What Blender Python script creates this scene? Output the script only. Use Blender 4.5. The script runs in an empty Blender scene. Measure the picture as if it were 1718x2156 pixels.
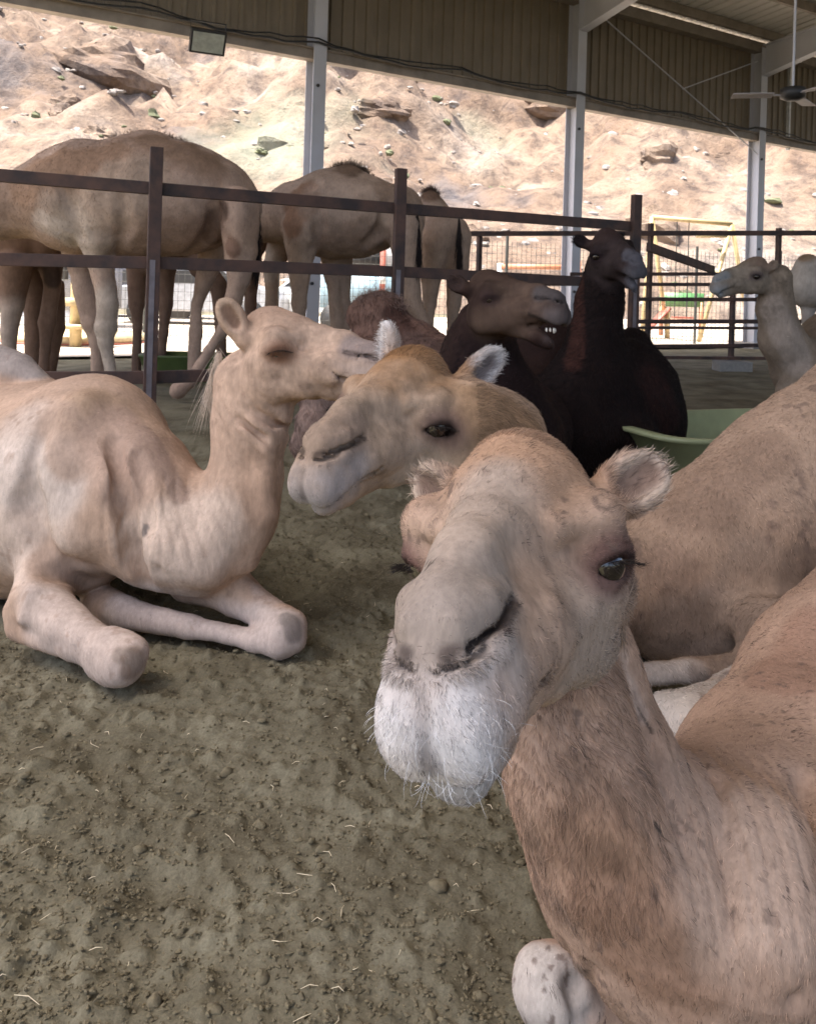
import bpy, math, random
import numpy as np
from mathutils import Vector, Matrix, Quaternion
R = math.radians
scene = bpy.context.scene
COL = scene.collection
rng = np.random.default_rng(7)

# ---------------------------------------------------------------- camera, light
F_PX, CX, CY = 1750.0, 859.0, 610.0          # focal length and principal point for a 1718 x 2156 picture
ROLL = R(1.7)
EYE = np.array([0.0, 0.0, 1.0])
RT = np.array([math.cos(ROLL), 0, math.sin(ROLL)]); UP = np.array([-math.sin(ROLL), 0, math.cos(ROLL)]); FW = np.array([0, 1.0, 0])

cam_d = bpy.data.cameras.new('camera'); cam = bpy.data.objects.new('camera', cam_d); COL.objects.link(cam)
cam.matrix_world = Matrix(((RT[0], UP[0], -FW[0], EYE[0]), (RT[1], UP[1], -FW[1], EYE[1]), (RT[2], UP[2], -FW[2], EYE[2]), (0, 0, 0, 1)))
cam_d.sensor_fit = 'VERTICAL'; cam_d.sensor_height = 36.0; cam_d.sensor_width = 36.0
cam_d.lens = 36.0 * F_PX / 2156; cam_d.shift_y = -(1078 - CY) / 2156
cam_d.clip_start = 0.05; cam_d.clip_end = 2000
cam_d.dof.use_dof = True; cam_d.dof.focus_distance = 1.15; cam_d.dof.aperture_fstop = 20.0
scene.camera = cam

SUN_EL, SUN_AZ = R(68), R(243)               # azimuth clockwise from +Y: the sun stands high to the left, a little behind the camera
world = bpy.data.worlds.new('World'); scene.world = world; world.use_nodes = True
wn = world.node_tree; wn.nodes.clear()
sky = wn.nodes.new('ShaderNodeTexSky'); sky.sky_type = 'NISHITA'; sky.sun_disc = False
sky.sun_elevation = SUN_EL; sky.sun_rotation = SUN_AZ; sky.dust_density = 4.0; sky.air_density = 0.7
bg = wn.nodes.new('ShaderNodeBackground'); bg.inputs[1].default_value = 0.15
wo = wn.nodes.new('ShaderNodeOutputWorld'); wn.links.new(sky.outputs[0], bg.inputs[0]); wn.links.new(bg.outputs[0], wo.inputs[0])
sd = bpy.data.lights.new('sun', 'SUN'); sun = bpy.data.objects.new('sun', sd); COL.objects.link(sun)
sd.energy = 3.2; sd.angle = R(0.5); sd.color = (1.0, 0.95, 0.87)
sv = Vector((math.sin(SUN_AZ) * math.cos(SUN_EL), math.cos(SUN_AZ) * math.cos(SUN_EL), math.sin(SUN_EL)))
sun.rotation_euler = sv.to_track_quat('Z', 'Y').to_euler()
scene.view_settings.view_transform = 'Standard'; scene.view_settings.look = 'None'
scene.view_settings.exposure = 2.0; scene.view_settings.gamma = 1.0
scene.render.engine = 'CYCLES'
scene.cycles.max_bounces = 8; scene.cycles.diffuse_bounces = 5; scene.cycles.use_denoising = True

def P(px, py, d):
    """point seen at (px, py) of the 1718 x 2156 picture at depth d"""
    return EYE + RT * ((px - CX) / F_PX * d) - UP * ((py - CY) / F_PX * d) + FW * d
def G(px, py, z=0.0):
    v = RT * ((px - CX) / F_PX) - UP * ((py - CY) / F_PX) + FW
    return EYE + v * ((z - 1.0) / v[2])
def PR(r, d): return r * d / F_PX

# ---------------------------------------------------------------- noise
_perm = np.random.default_rng(3).permutation(4096)
_val = np.random.default_rng(5).random(4096).astype(np.float32) * 2 - 1
def noise3(p):
    p = np.asarray(p, dtype=np.float32); i = np.floor(p).astype(np.int64); f = p - i; f = f * f * (3 - 2 * f)
    out = 0
    for dx in (0, 1):
        wx = f[:, 0] if dx else 1 - f[:, 0]
        hx = _perm[(i[:, 0] + dx) & 4095]
        for dy in (0, 1):
            wy = f[:, 1] if dy else 1 - f[:, 1]
            hy = _perm[(hx + i[:, 1] + dy) & 4095]
            for dz in (0, 1):
                wz = f[:, 2] if dz else 1 - f[:, 2]
                out = out + _val[_perm[(hy + i[:, 2] + dz) & 4095]] * (wx * wy * wz)
    return out
def fbm(p, octaves=4, gain=.5):
    p = np.asarray(p, dtype=np.float32); s = 0; a = 1.0; t = 0
    for k in range(octaves):
        s = s + a * noise3(p * (2.03 ** k) + 17.3 * k); t += a; a *= gain
    return s / t

# ---------------------------------------------------------------- implicit modelling
class Field:
    def __init__(s, lo, hi, h):
        s.lo = np.array(lo, float); s.h = h
        s.n = np.ceil((np.array(hi, float) - s.lo) / h).astype(int) + 1
        s.a = np.full(tuple(s.n), 0.5, np.float32); s.prims = []
    def _block(s, lo, hi):
        i0 = np.maximum(np.floor((lo - s.lo) / s.h).astype(int), 0); i1 = np.minimum(np.ceil((hi - s.lo) / s.h).astype(int) + 1, s.n)
        if np.any(i1 <= i0): return None, None
        ax = [(s.lo[k] + s.h * np.arange(i0[k], i1[k])).astype(np.float32) for k in range(3)]
        X, Y, Z = np.meshgrid(*ax, indexing='ij')
        return tuple(slice(i0[k], i1[k]) for k in range(3)), (X, Y, Z)
    def _apply(s, sl, d, k, sub):
        a = s.a[sl]
        if sub: a = -a
        hh = np.maximum(k - np.abs(a - d), 0) / k
        r = np.minimum(a, d) - hh * hh * k * .25
        s.a[sl] = -r if sub else r
    def cone(s, a, b, ra, rb, k=.02, sub=False, flat=None, f=1.0):
        a = np.array(a, float); b = np.array(b, float); r = max(ra, rb); m = (r / min(f, 1.0)) + k + 3 * s.h
        sl, g = s._block(np.minimum(a, b) - m, np.maximum(a, b) + m)
        if sl is None: return
        ba = b - a; L2 = max(ba @ ba, 1e-9)
        v = [g[i] - np.float32(a[i]) for i in range(3)]
        t = np.clip((v[0] * ba[0] + v[1] * ba[1] + v[2] * ba[2]) / L2, 0, 1).astype(np.float32)
        v = [v[i] - t * np.float32(ba[i]) for i in range(3)]
        if flat is not None:
            n = np.array(flat, float); n /= np.linalg.norm(n); q = (v[0] * n[0] + v[1] * n[1] + v[2] * n[2]) * (f - 1)
            v = [v[i] + q * np.float32(n[i]) for i in range(3)]
        d = np.sqrt(v[0] ** 2 + v[1] ** 2 + v[2] ** 2) - (ra + (rb - ra) * t)
        s._apply(sl, d.astype(np.float32), k, sub)
    def ell(s, c, rad, Rm=None, k=.02, sub=False):
        c = np.array(c, float); rad = np.array(rad, float); m = rad.max() + k + 3 * s.h
        sl, g = s._block(c - m, c + m)
        if sl is None: return
        v = [g[i] - np.float32(c[i]) for i in range(3)]
        if Rm is not None:
            Rm = np.array(Rm, float)         # columns are the ellipsoid's axes
            v = [v[0] * Rm[0, i] + v[1] * Rm[1, i] + v[2] * Rm[2, i] for i in range(3)]
        q = [v[i] / rad[i] for i in range(3)]
        k0 = np.sqrt(q[0] ** 2 + q[1] ** 2 + q[2] ** 2)
        k1 = np.sqrt((q[0] / rad[0]) ** 2 + (q[1] / rad[1]) ** 2 + (q[2] / rad[2]) ** 2) + 1e-6
        s._apply(sl, (k0 * (k0 - 1) / k1).astype(np.float32), k, sub)
    def chain(s, pts, k=.03, sub=False, flat=None, f=1.0):
        for (p, r), (q, u) in zip(pts[:-1], pts[1:]): s.cone(p, q, r, u, k, sub, flat, f)
    def mesh(s, smooth=2):
        A = s.a; n = A.shape; M = A < 0
        c = M[:-1, :-1, :-1].astype(np.int8)
        for dx in (0, 1):
            for dy in (0, 1):
                for dz in (0, 1):
                    if dx or dy or dz: c = c + M[dx:n[0]-1+dx, dy:n[1]-1+dy, dz:n[2]-1+dz]
        act = np.argwhere((c > 0) & (c < 8)); ids = np.full(c.shape, -1, np.int32)
        ids[act[:, 0], act[:, 1], act[:, 2]] = np.arange(len(act), dtype=np.int32)
        acc = np.zeros((len(act), 3)); cnt = np.zeros(len(act))
        cor = [(0,0,0),(1,0,0),(0,1,0),(1,1,0),(0,0,1),(1,0,1),(0,1,1),(1,1,1)]
        V = [A[act[:, 0]+a, act[:, 1]+b, act[:, 2]+e] for a, b, e in cor]
        for i in range(8):
            for j in range(i + 1, 8):
                di = np.array(cor[j]) - np.array(cor[i])
                if np.abs(di).sum() != 1: continue
                m = (V[i] < 0) != (V[j] < 0); t = V[i][m] / (V[i][m] - V[j][m])
                acc[m] += np.array(cor[i]) + t[:, None] * di; cnt[m] += 1
        verts = (act + acc / cnt[:, None]) * s.h + s.lo
        quads = []
        for ax in range(3):
            o1, o2 = [(1, 2), (2, 0), (0, 1)][ax]
            sl0 = [slice(1, -1)] * 3; sl0[ax] = slice(0, n[ax] - 1); sl1 = list(sl0); sl1[ax] = slice(1, n[ax])
            a0 = M[tuple(sl0)]; a1 = M[tuple(sl1)]; e = np.argwhere(a0 != a1)
            fl = a0[e[:, 0], e[:, 1], e[:, 2]]
            off = np.array([1, 1, 1]); off[ax] = 0; e = e + off
            def cell(d1, d2):
                q = e.copy(); q[:, o1] -= d1; q[:, o2] -= d2
                return ids[q[:, 0], q[:, 1], q[:, 2]]
            q = np.stack([cell(1, 1), cell(0, 1), cell(0, 0), cell(1, 0)], 1)
            q[~fl] = q[~fl][:, ::-1]; quads.append(q)
        quads = np.concatenate(quads)
        for _ in range(smooth):
            ac = np.zeros_like(verts); ct = np.zeros(len(verts))
            for i in range(4):
                x, y = quads[:, i], quads[:, (i + 1) % 4]
                for ccc in range(3): ac[:, ccc] += np.bincount(x, verts[y, ccc], len(verts)) + np.bincount(y, verts[x, ccc], len(verts))
                ct += np.bincount(x, minlength=len(verts)) + np.bincount(y, minlength=len(verts))
            verts = verts * .45 + .55 * ac / np.maximum(ct, 1)[:, None]
        return verts, quads

def vnormals(v, q):
    n = np.cross(v[q[:, 2]] - v[q[:, 0]], v[q[:, 3]] - v[q[:, 1]]); out = np.zeros_like(v)
    for i in range(4):
        for c in range(3): out[:, c] += np.bincount(q[:, i], n[:, c], len(v))
    return out / np.maximum(np.linalg.norm(out, axis=1), 1e-12)[:, None]

def np_mesh(name, verts, quads, mat, parent=None, colors=None, smooth=True):
    me = bpy.data.meshes.new(name); nv, nq = len(verts), len(quads); w = quads.shape[1]
    me.vertices.add(nv); me.vertices.foreach_set('co', np.asarray(verts, np.float32).ravel())
    me.loops.add(nq * w); me.loops.foreach_set('vertex_index', quads.astype(np.int32).ravel())
    me.polygons.add(nq); me.polygons.foreach_set('loop_start', np.arange(0, nq * w, w, dtype=np.int32))
    me.polygons.foreach_set('use_smooth', np.full(nq, smooth)); me.update(calc_edges=True)
    if colors is not None:
        a = me.color_attributes.new('coat', 'FLOAT_COLOR', 'POINT')
        a.data.foreach_set('color', np.concatenate([colors, np.ones((nv, 1))], 1).astype(np.float32).ravel())
    me.materials.append(mat)
    o = bpy.data.objects.new(name, me); COL.objects.link(o)
    if parent is not None: o.parent = parent
    return o

def tag(o, label=None, cat=None, group=None, kind=None):
    if label: o['label'] = label
    if cat: o['category'] = cat
    if group: o['group'] = group
    if kind: o['kind'] = kind
    return o
def empty(name, label=None, cat=None, group=None, kind=None, loc=(0, 0, 0)):
    o = bpy.data.objects.new(name, None); COL.objects.link(o); o.location = loc; o.empty_display_size = .1
    return tag(o, label, cat, group, kind)

# ---------------------------------------------------------------- materials
def mat_new(name):
    m = bpy.data.materials.new(name); m.use_nodes = True; nt = m.node_tree
    return m, nt, nt.nodes['Principled BSDF']
def N(nt, t, **kw):
    n = nt.nodes.new(t)
    for k, v in kw.items():
        if k.startswith('i_'):
            key = k[2:]; n.inputs[int(key) if key.isdigit() else key].default_value = v
        else: setattr(n, k, v)
    return n
def L(nt, a, b): nt.links.new(a, b)
def coat_mat(name, bump=.35, fscale=90, rough=.8, speck=.5, sheen=.0):
    m, nt, b = mat_new(name)
    at = N(nt, 'ShaderNodeAttribute', attribute_name='coat'); tc = N(nt, 'ShaderNodeTexCoord')
    mp = N(nt, 'ShaderNodeMapping'); mp.inputs['Scale'].default_value = (1, 1, .35); L(nt, tc.outputs['Object'], mp.inputs[0])
    n1 = N(nt, 'ShaderNodeTexNoise', i_Scale=fscale, i_Detail=6.0, i_Roughness=.65); L(nt, mp.outputs[0], n1.inputs[0])
    n2 = N(nt, 'ShaderNodeTexNoise', i_Scale=9.0, i_Detail=5.0, i_Roughness=.6); L(nt, tc.outputs['Object'], n2.inputs[0])
    mr = N(nt, 'ShaderNodeMapRange', i_1=.3, i_2=.7, i_3=1 - .32 * speck, i_4=1 + .3 * speck); L(nt, n1.outputs[0], mr.inputs[0])
    mr2 = N(nt, 'ShaderNodeMapRange', i_1=.3, i_2=.7, i_3=.84, i_4=1.14); L(nt, n2.outputs[0], mr2.inputs[0])
    mu = N(nt, 'ShaderNodeMath', operation='MULTIPLY'); L(nt, mr.outputs[0], mu.inputs[0]); L(nt, mr2.outputs[0], mu.inputs[1])
    vm = N(nt, 'ShaderNodeVectorMath', operation='SCALE'); L(nt, at.outputs['Color'], vm.inputs[0]); L(nt, mu.outputs[0], vm.inputs['Scale'])
    L(nt, vm.outputs[0], b.inputs['Base Color'])
    bp = N(nt, 'ShaderNodeBump', i_Strength=bump, i_Distance=.004); L(nt, n1.outputs[0], bp.inputs['Height']); L(nt, bp.outputs[0], b.inputs['Normal'])
    b.inputs['Roughness'].default_value = rough; b.inputs['Sheen Weight'].default_value = sheen; b.inputs['Sheen Roughness'].default_value = .6
    b.inputs['Specular IOR Level'].default_value = .06
    return m
def flat_mat(name, col, rough=.6, metal=0.0, var=.25, scale=12.0, bump=.0, col2=None, detail=5.0):
    m, nt, b = mat_new(name)
    tc = N(nt, 'ShaderNodeTexCoord'); n1 = N(nt, 'ShaderNodeTexNoise', i_Scale=scale, i_Detail=detail, i_Roughness=.6); L(nt, tc.outputs['Object'], n1.inputs[0])
    cr = N(nt, 'ShaderNodeValToRGB'); c2 = col2 or tuple(c * (1 - var) for c in col)
    cr.color_ramp.elements[0].position = .35; cr.color_ramp.elements[0].color = (*c2, 1)
    cr.color_ramp.elements[1].position = .62; cr.color_ramp.elements[1].color = (*col, 1)
    L(nt, n1.outputs[0], cr.inputs[0]); L(nt, cr.outputs[0], b.inputs['Base Color'])
    b.inputs['Roughness'].default_value = rough; b.inputs['Metallic'].default_value = metal
    if bump:
        bp = N(nt, 'ShaderNodeBump', i_Strength=bump, i_Distance=.01); L(nt, n1.outputs[0], bp.inputs['Height']); L(nt, bp.outputs[0], b.inputs['Normal'])
    return m
# ---------------------------------------------------------------- camel head: x = animal's right, y = towards the nose, z = up, origin between the eyes
class Pose:
    def __init__(s, R3, t, sc): s.R = np.array(R3); s.t = np.array(t); s.s = sc
    def __call__(s, *p): return s.R @ (np.array(p, float) * s.s) + s.t
    def inv(s, V): return ((V - s.t) @ s.R) / s.s
LM = dict(eyeR=(.108,.03,-.004), nostrilR=(.05,.195,-.015), nostrilRf=(.014,.29,-.045), nose=(0,.262,.008), tip=(0,.298,-.04), browR=(.118,.01,.05),
          cleft=(0,.3,-.07), lipR=(.04,.28,-.1), chin=(0,.235,-.15), crown=(0,-.05,.142), jawR=(.075,-.03,-.125), cornerR=(.062,.14,-.055),
          earR=(.085,-.11,.058), bridge=(0,.12,.068), lipb=(0,.27,-.13))
for _k in list(LM):
    if _k[-1] == 'R' or _k == 'nostrilRf': LM[_k.replace('R', 'L')] = (-LM[_k][0],) + LM[_k][1:]
def look(fwd, up):
    f = np.array(fwd, float); f /= np.linalg.norm(f); u = np.array(up, float); r = np.cross(f, u); r /= np.linalg.norm(r); u = np.cross(r, f)
    return np.stack([r, f, u], 1)
def rodr(w):
    th = np.linalg.norm(w)
    if th < 1e-9: return np.eye(3)
    k = w / th; K = np.array([[0,-k[2],k[1]],[k[2],0,-k[0]],[-k[1],k[0],0]])
    return np.eye(3) + math.sin(th) * K + (1 - math.cos(th)) * K @ K
def proj(V):
    v = np.atleast_2d(V) - EYE
    return np.stack([CX + F_PX * (v @ RT) / (v @ FW), CY - F_PX * (v @ UP) / (v @ FW)], 1)
def fit_pose(marks, R0, t0, sc, depth=None, dw=400.0, verbose=None):
    keys = list(marks); X = np.array([LM[k] if isinstance(k, str) else k for k in keys]); U = np.array([marks[k][:2] for k in keys], float)
    W = np.array([marks[k][2] if len(marks[k]) > 2 else 1. for k in keys])
    Rm = np.array(R0); t = np.array(t0, float)
    def res(Rm, t):
        e = (proj(X * sc @ Rm.T + t) - U) * W[:, None]; e = e.ravel()
        if depth is not None: e = np.append(e, (t[1] - depth) * dw)
        return e
    lam = 1.0
    for it in range(60):
        e = res(Rm, t); J = []
        for i in range(6):
            d = np.zeros(6); d[i] = 1e-4; J.append((res(rodr(d[:3]) @ Rm, t + d[3:]) - e) / 1e-4)
        J = np.stack(J, 1); st = -np.linalg.solve(J.T @ J + lam * np.diag(np.diag(J.T @ J) + 1e-6), J.T @ e)
        R2, t2 = rodr(st[:3]) @ Rm, t + st[3:]
        if (res(R2, t2) ** 2).sum() < (e ** 2).sum(): Rm, t, lam = R2, t2, lam * .5
        else: lam *= 3
    if verbose:
        e = proj(X * sc @ Rm.T + t) - U; print('POSE', verbose, 't', t.round(3), 'fwd', Rm[:, 1].round(2), 'up', Rm[:, 2].round(2))
        for k_, q in zip(keys, e): print('   ', k_, q.round(0))
    return Pose(Rm, t, sc)

def build_head(F, H, o=None):
    """adds the head to field F in pose H; o: options"""
    o = o or {}; S = H.s; k = .02 * S
    def cone(a, b, ra, rb, kk=.02, sub=False, flat=None, f=1.0):
        F.cone(H(*a), H(*b), ra * S, rb * S, kk * S, sub, None if flat is None else H.R @ np.array(flat, float), f)
    def ell(c, rad, Rl=None, kk=.02, sub=False):
        F.ell(H(*c), np.array(rad) * S, H.R if Rl is None else H.R @ Rl, kk * S, sub)
    # skull
    ell((0, -.045, .04), (.09, .105, .094), kk=.02)
    ell((0, .015, .045), (.068, .075, .062), kk=.03)
    ell((0, -.07, .095), (.052, .06, .046), kk=.03)                                   # crown tuft
    F.chain([(H(0, .03, .03), .054 * S), (H(0, .10, .026), .040 * S), (H(0, .17, .012), .035 * S), (H(0, .242, -.016), .031 * S)], .03 * S)
    for s in (1, -1):
        cone((s*.03, -.02, -.045), (s*.022, .12, -.05), .07, .052, .03)             # cheeks
        cone((s*.022, .12, -.045), (s*.018, .215, -.055), .05, .036, .03)
        ell((s*.055, -.055, -.055), (.042, .072, .075), kk=.03)                       # masseter
        cone((s*.045, -.05, -.082), (s*.03, .06, -.095), .045, .034, .03)              # jaw
        cone((s*.03, .06, -.09), (s*.012, .17, -.094), .03, .024, .02)
        ell((s*.074, -.008, .0), (.042, .044, .042), kk=.02); ell((s*.082, -.035, -.02), (.03, .05, .04), kk=.03)                            # orbit
        cone((s*.064, -.05, .045), (s*.094, .006, .043), .028, .027, .02)            # brow ridge
        cone((s*.094, .006, .043), (s*.062, .06, .036), .026, .014, .02)
        cone((s*.085, -.02, -.03), (s*.05, .13, -.03), .022, .012, .03)              # cheek bone
    for s in (1, -1):
        ell((s*.068, .165, .03), (.026, .05, .024), kk=.03, sub=True); ell((s*.094, .11, .0), (.02, .05, .03), kk=.04, sub=True)
    # muzzle
    jo = o.get('open', 0.0)
    ell((0, .24, -.04), (.036, .05, .042), kk=.03)
    for s in (1, -1):
        ell((s*.02, .254, -.08), (.028, .044, .04), kk=.02)                        # upper lip, two lobes
        ell((s*.020, .27, -.1), (.025, .030, .033), kk=.026)
        cone((s*.046, .155, -.058), (s*.036, .235, -.092), .018, .02, .02)             # lip side
        cone((s*.057, .13, -.035), (s*.05, .165, -.07), .013, .013, .015)
    # lower lip
    cl = (0, .19 - jo * .02, -.118 - jo * .045); c2 = (0, .228 - jo * .02, -.134 - jo * .055)
    if jo > 0:
        cone((0, .04, -.1), cl, .04, .026, .02); cone(cl, c2, .028, .024, .015)
    else:
        cone((0, .12, -.105), cl, .034, .033, .02); cone(cl, c2, .034, .028, .015)
    ell((0, .266, -.078), (.03, .034, .042), kk=.02)
    # clefts and slits
    cone((0, .309, -.055), (0, .311, -.128), .003, .007, .006, sub=True)
    for s in (1, -1):
        if jo > 0:
            cone((s*.062, .13, -.09), (s*.05, .2, -.12 - jo * .01), .004, .014 * min(jo, 1) + .004, .008, sub=True)
            cone((s*.05, .2, -.122 - jo * .01), (0, .27, -.132 - jo * .012), .014 * min(jo, 1) + .004, .02 * min(jo, 1) + .003, .008, sub=True)
            cone((s*.02, .14, -.11), (s*.015, .24, -.128 - jo * .012), .008, .02 * min(jo, 1), .008, sub=True)
        else:
            cone((s*.066, .135, -.042), (s*.056, .17, -.08), .006, .012, .005, sub=True, flat=(0, .7, .7), f=3)
            cone((s*.056, .17, -.08), (s*.038, .235, -.112), .013, .018, .004, sub=True, flat=(0, .45, 1), f=2.4)
            cone((s*.038, .235, -.112), (0, .258, -.122), .018, .018, .004, sub=True, flat=(0, 0, 1), f=2.6)
        # nostril: swollen flap above a slanting slit
        F.chain([(H(s*.031, .19, -.006), .011 * S), (H(s*.030, .232, -.010), .014 * S), (H(s*.016, .272, -.020), .0135 * S)], .008 * S)
        F.chain([(H(s*.038, .192, -.030), .011 * S), (H(s*.036, .24, -.042), .015 * S), (H(s*.019, .280, -.052), .014 * S)], .008 * S)
        zf = (s*-.2, .25, 1)
        cone((s*.043, .19, -.014), (s*.041, .230, -.025), .008, .014, .003, sub=True, flat=zf, f=4.5)
        cone((s*.041, .230, -.025), (s*.031, .268, -.034), .014, .013, .003, sub=True, flat=zf, f=4.5)
        cone((s*.036, .268, -.041), (s*.014, .296, -.050), .014, .009, .003, sub=True, flat=zf, f=4.2)
    # eyes
    op = o.get('eye', .5); es = o.get('es', 1.25)
    for s in (1, -1):
        n = np.array([s*.8, .6, .0]); n /= np.linalg.norm(n)
        E = np.array([s*.074, -.008, -.002]) + n * .02
        Rl = np.stack([n, np.cross([0, 0, 1], n), [0, 0, 1]], 1)
        zo = np.array([0, 0, -.011 * (1 - op)])
        ell(E + n * .008 + np.array([0, 0, .009]), (.029 * es, .038 * es, .026 * es), Rl, .012)
        ell(E + n * (.028 + .006 * (es - 1)) + zo, (.02 * es, .0245 * es, (.0018 + .015 * op) * es), Rl, .004, sub=True)
        def eye_pt(a, b_, c_): return H(*(E + n * .0195 + Rl @ (np.array([a, b_ * es, c_ * es]))))
        u = E + n * .0195                                                               # upper lid and lower lid folds
        F.chain([(H(*(u + Rl @ np.array([-.004, -.026, -.005]))), .004 * S), (H(*(u + Rl @ np.array([.006, -.008, .009 * (op + .35)]))), .0075 * S),
                 (H(*(u + Rl @ np.array([.006, .014, .008 * (op + .35)]))), .0065 * S), (H(*(u + Rl @ np.array([-.002, .030, -.006]))), .004 * S)], .006 * S)
        F.chain([(H(*(u + Rl @ np.array([-.002, -.026, -.012]))), .004 * S), (H(*(u + Rl @ np.array([.002, -.002, -.014 - .012 * op]))), .0055 * S),
                 (H(*(u + Rl @ np.array([-.004, .028, -.01]))), .004 * S)], .006 * S)
    # ears
    for s, key in ((1, 'earR'), (-1, 'earL')):
        d = np.array(o.get(key, (s*.75, -.45, .5)), float); d /= np.linalg.norm(d)
        face = np.array(o.get(key + 'f', (s*.6, .7, -.1)), float); face -= d * (face @ d); face /= np.linalg.norm(face); w = np.cross(d, face)
        b = np.array([s*.078, -.105, .05]); Rl = np.stack([w, d, face], 1); le = o.get('earlen', 1.0)
        cone(b, b + d * .03 * le, .028, .028, .02)
        ell(b + d * .065 * le, (.037, .058 * le, .024), Rl, .012)
        ell(b + d * .078 * le + face * .02, (.024, .05 * le, .02), Rl, .008, sub=True)
def ear_frame(H, s, o):
    key = 'earR' if s > 0 else 'earL'
    d = np.array((o or {}).get(key, (s*.75, -.45, .5)), float); d /= np.linalg.norm(d)
    return d

def add_eyes(H, root, mat, es=1.25, op=.5):
    for s in (1, -1):
        n = np.array([s*.8, .6, .0]); c = np.array([s*.074, -.008, -.003]) + n * (.02 + .008 + .005 * es - .0045 - .004 * (1 - op))
        v, q = sphere_mesh(20, 14); v = v * .024 * es * H.s + H(*c)
        np_mesh('eye', v, q, mat, root)
def sphere_mesh(nu, nv):
    th = np.linspace(.02, math.pi - .02, nv); ph = np.linspace(0, 2 * math.pi, nu, endpoint=False)
    v = np.array([[math.sin(t) * math.cos(p), math.sin(t) * math.sin(p), math.cos(t)] for t in th for p in ph])
    q = np.array([[i * nu + j, (i + 1) * nu + j, (i + 1) * nu + (j + 1) % nu, i * nu + (j + 1) % nu] for i in range(nv - 1) for j in range(nu)])
    return v, q

# ---------------------------------------------------------------- coat colours
def sstep(x): x = np.clip(x, 0, 1); return x * x * (3 - 2 * x)
def patch(C, D, col, r0, r1, amt=1.0, nz=None):
    """blends col in where distance D runs from r0 (full) to r1 (none)"""
    if nz is not None: D = D + nz
    w = (sstep((r1 - D) / (r1 - r0)) * amt)[:, None]
    return C * (1 - w) + np.array(col) * w
def dist(V, p, sc=(1, 1, 1)): return np.linalg.norm((V - np.array(p)) / np.array(sc), axis=1)
def segdist(V, a, b):
    a = np.array(a, float); b = np.array(b, float); ba = b - a; t = np.clip((V - a) @ ba / (ba @ ba), 0, 1)
    return np.linalg.norm(V - a - t[:, None] * ba, axis=1)
def ear_dirs(o, s):
    key = 'earR' if s > 0 else 'earL'; d = np.array(o.get(key, (s*.75, -.45, .5)), float); d /= np.linalg.norm(d)
    f = np.array(o.get(key + 'f', (s*.6, .7, -.1)), float); f -= d * (f @ d); return d, f / np.linalg.norm(f), np.array([s*.078, -.105, .05])
def head_colors(C, V, H, pal, nz, o={}):
    """V world vertices; pal: crown, face, bridge, muzzle, nose, ring, ear, chin"""
    X = H.inv(V); m = (np.linalg.norm(X - np.array([0, .07, -.02]), axis=1) < .36); 
    c = C[m]; x = X[m]; z = nz[m]; a = np.abs(x); xa = x.copy(); xa[:, 0] = a[:, 0]
    if 'face' in pal: c = patch(c, dist(x, (0, .08, -.03), (1, 1.35, 1)), pal['face'], .1, .2, 1, z * .06); c = c * (1 - .18 * sstep((fbm(x * 26 + 3, 3) - .05) / .3))[:, None] * (1 + .25 * fbm(x * 60 + 9, 2))[:, None]
    if 'crown' in pal: c = patch(c, dist(x, (0, -.06, .12), (1, 1.2, 1)), pal['crown'], .02, .17, 1, z * .1)
    if 'cheek' in pal: c = patch(c, dist(xa, (.08, .03, -.09), (1, 1.4, 1)), pal['cheek'], .03, .1, 1, z * .05)
    if 'bridge' in pal: c = patch(c, segdist(x, (0, .06, .07), (0, .25, .02)), pal['bridge'], .02, .06, 1, z * .02)
    if 'muzzle' in pal: c = patch(c, dist(x, (0, .278, -.118), (1.1, 1.2, 1)), pal['muzzle'], .01, .125, .95, z * .08)
    if 'chin' in pal: c = patch(c, segdist(x, (0, .16, -.11), (0, .24, -.14)), pal['chin'], .03, .055, .9, z * .02)
    if 'nose' in pal: c = patch(c, segdist(xa, (.03, .21, .0), (.01, .28, -.022)), pal['nose'], .022, .05, .92, z * .012)
    if 'slit' in pal: c = patch(c, np.minimum(segdist(xa, (.047, .19, -.014), (.044, .230, -.025)), segdist(xa, (.044, .230, -.025), (.016, .29, -.040))), pal['slit'], .004, .011, .75)
    if 'slit' in pal: c = patch(c, segdist(x, (0, .296, -.07), (0, .3, -.125)), pal['slit'], .003, .014, .6)
    if 'slit' in pal: c = patch(c, np.minimum(segdist(xa, (.062, .17, -.08), (.045, .235, -.113)), segdist(xa, (.045, .235, -.113), (0, .272, -.124))), pal['slit'], .004, .011, .8)
    if 'ring' in pal: 
        es = o.get('es', 1.25); ec = np.array([.074, -.008, -.004]) + np.array([.8, .6, 0]) * (.026 + .028 * es); k_ = es / 1.1
        c = patch(c, dist(xa, ec, (1, 1.3, .9)), pal['ring'], .02 * k_, .056 * k_, .9, z * .02)
        c = patch(c, dist(xa, ec, (1, 1.5, .8)), np.array(pal['ring']) * (.25 if o.get('eye', .5) > .2 else .45), .012 * k_, .027 * k_, .95 if o.get('eye', .5) > .2 else .6)
    for s in (1, -1):
        d, f, bb = ear_dirs(o, s); le = o.get('earlen', 1.0)
        if 'ear' in pal: c = patch(c, segdist(x, bb + d * .07 * le, bb + d * .11 * le), pal['ear'], .02, .048, .9, z * .01)
        if 'earin' in pal: c = patch(c, segdist(x, bb + d * .05 * le + f * .01, bb + d * .09 * le + f * .01), pal['earin'], .01, .024, .9, z * .01)
    C[m] = c
    return C
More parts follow.
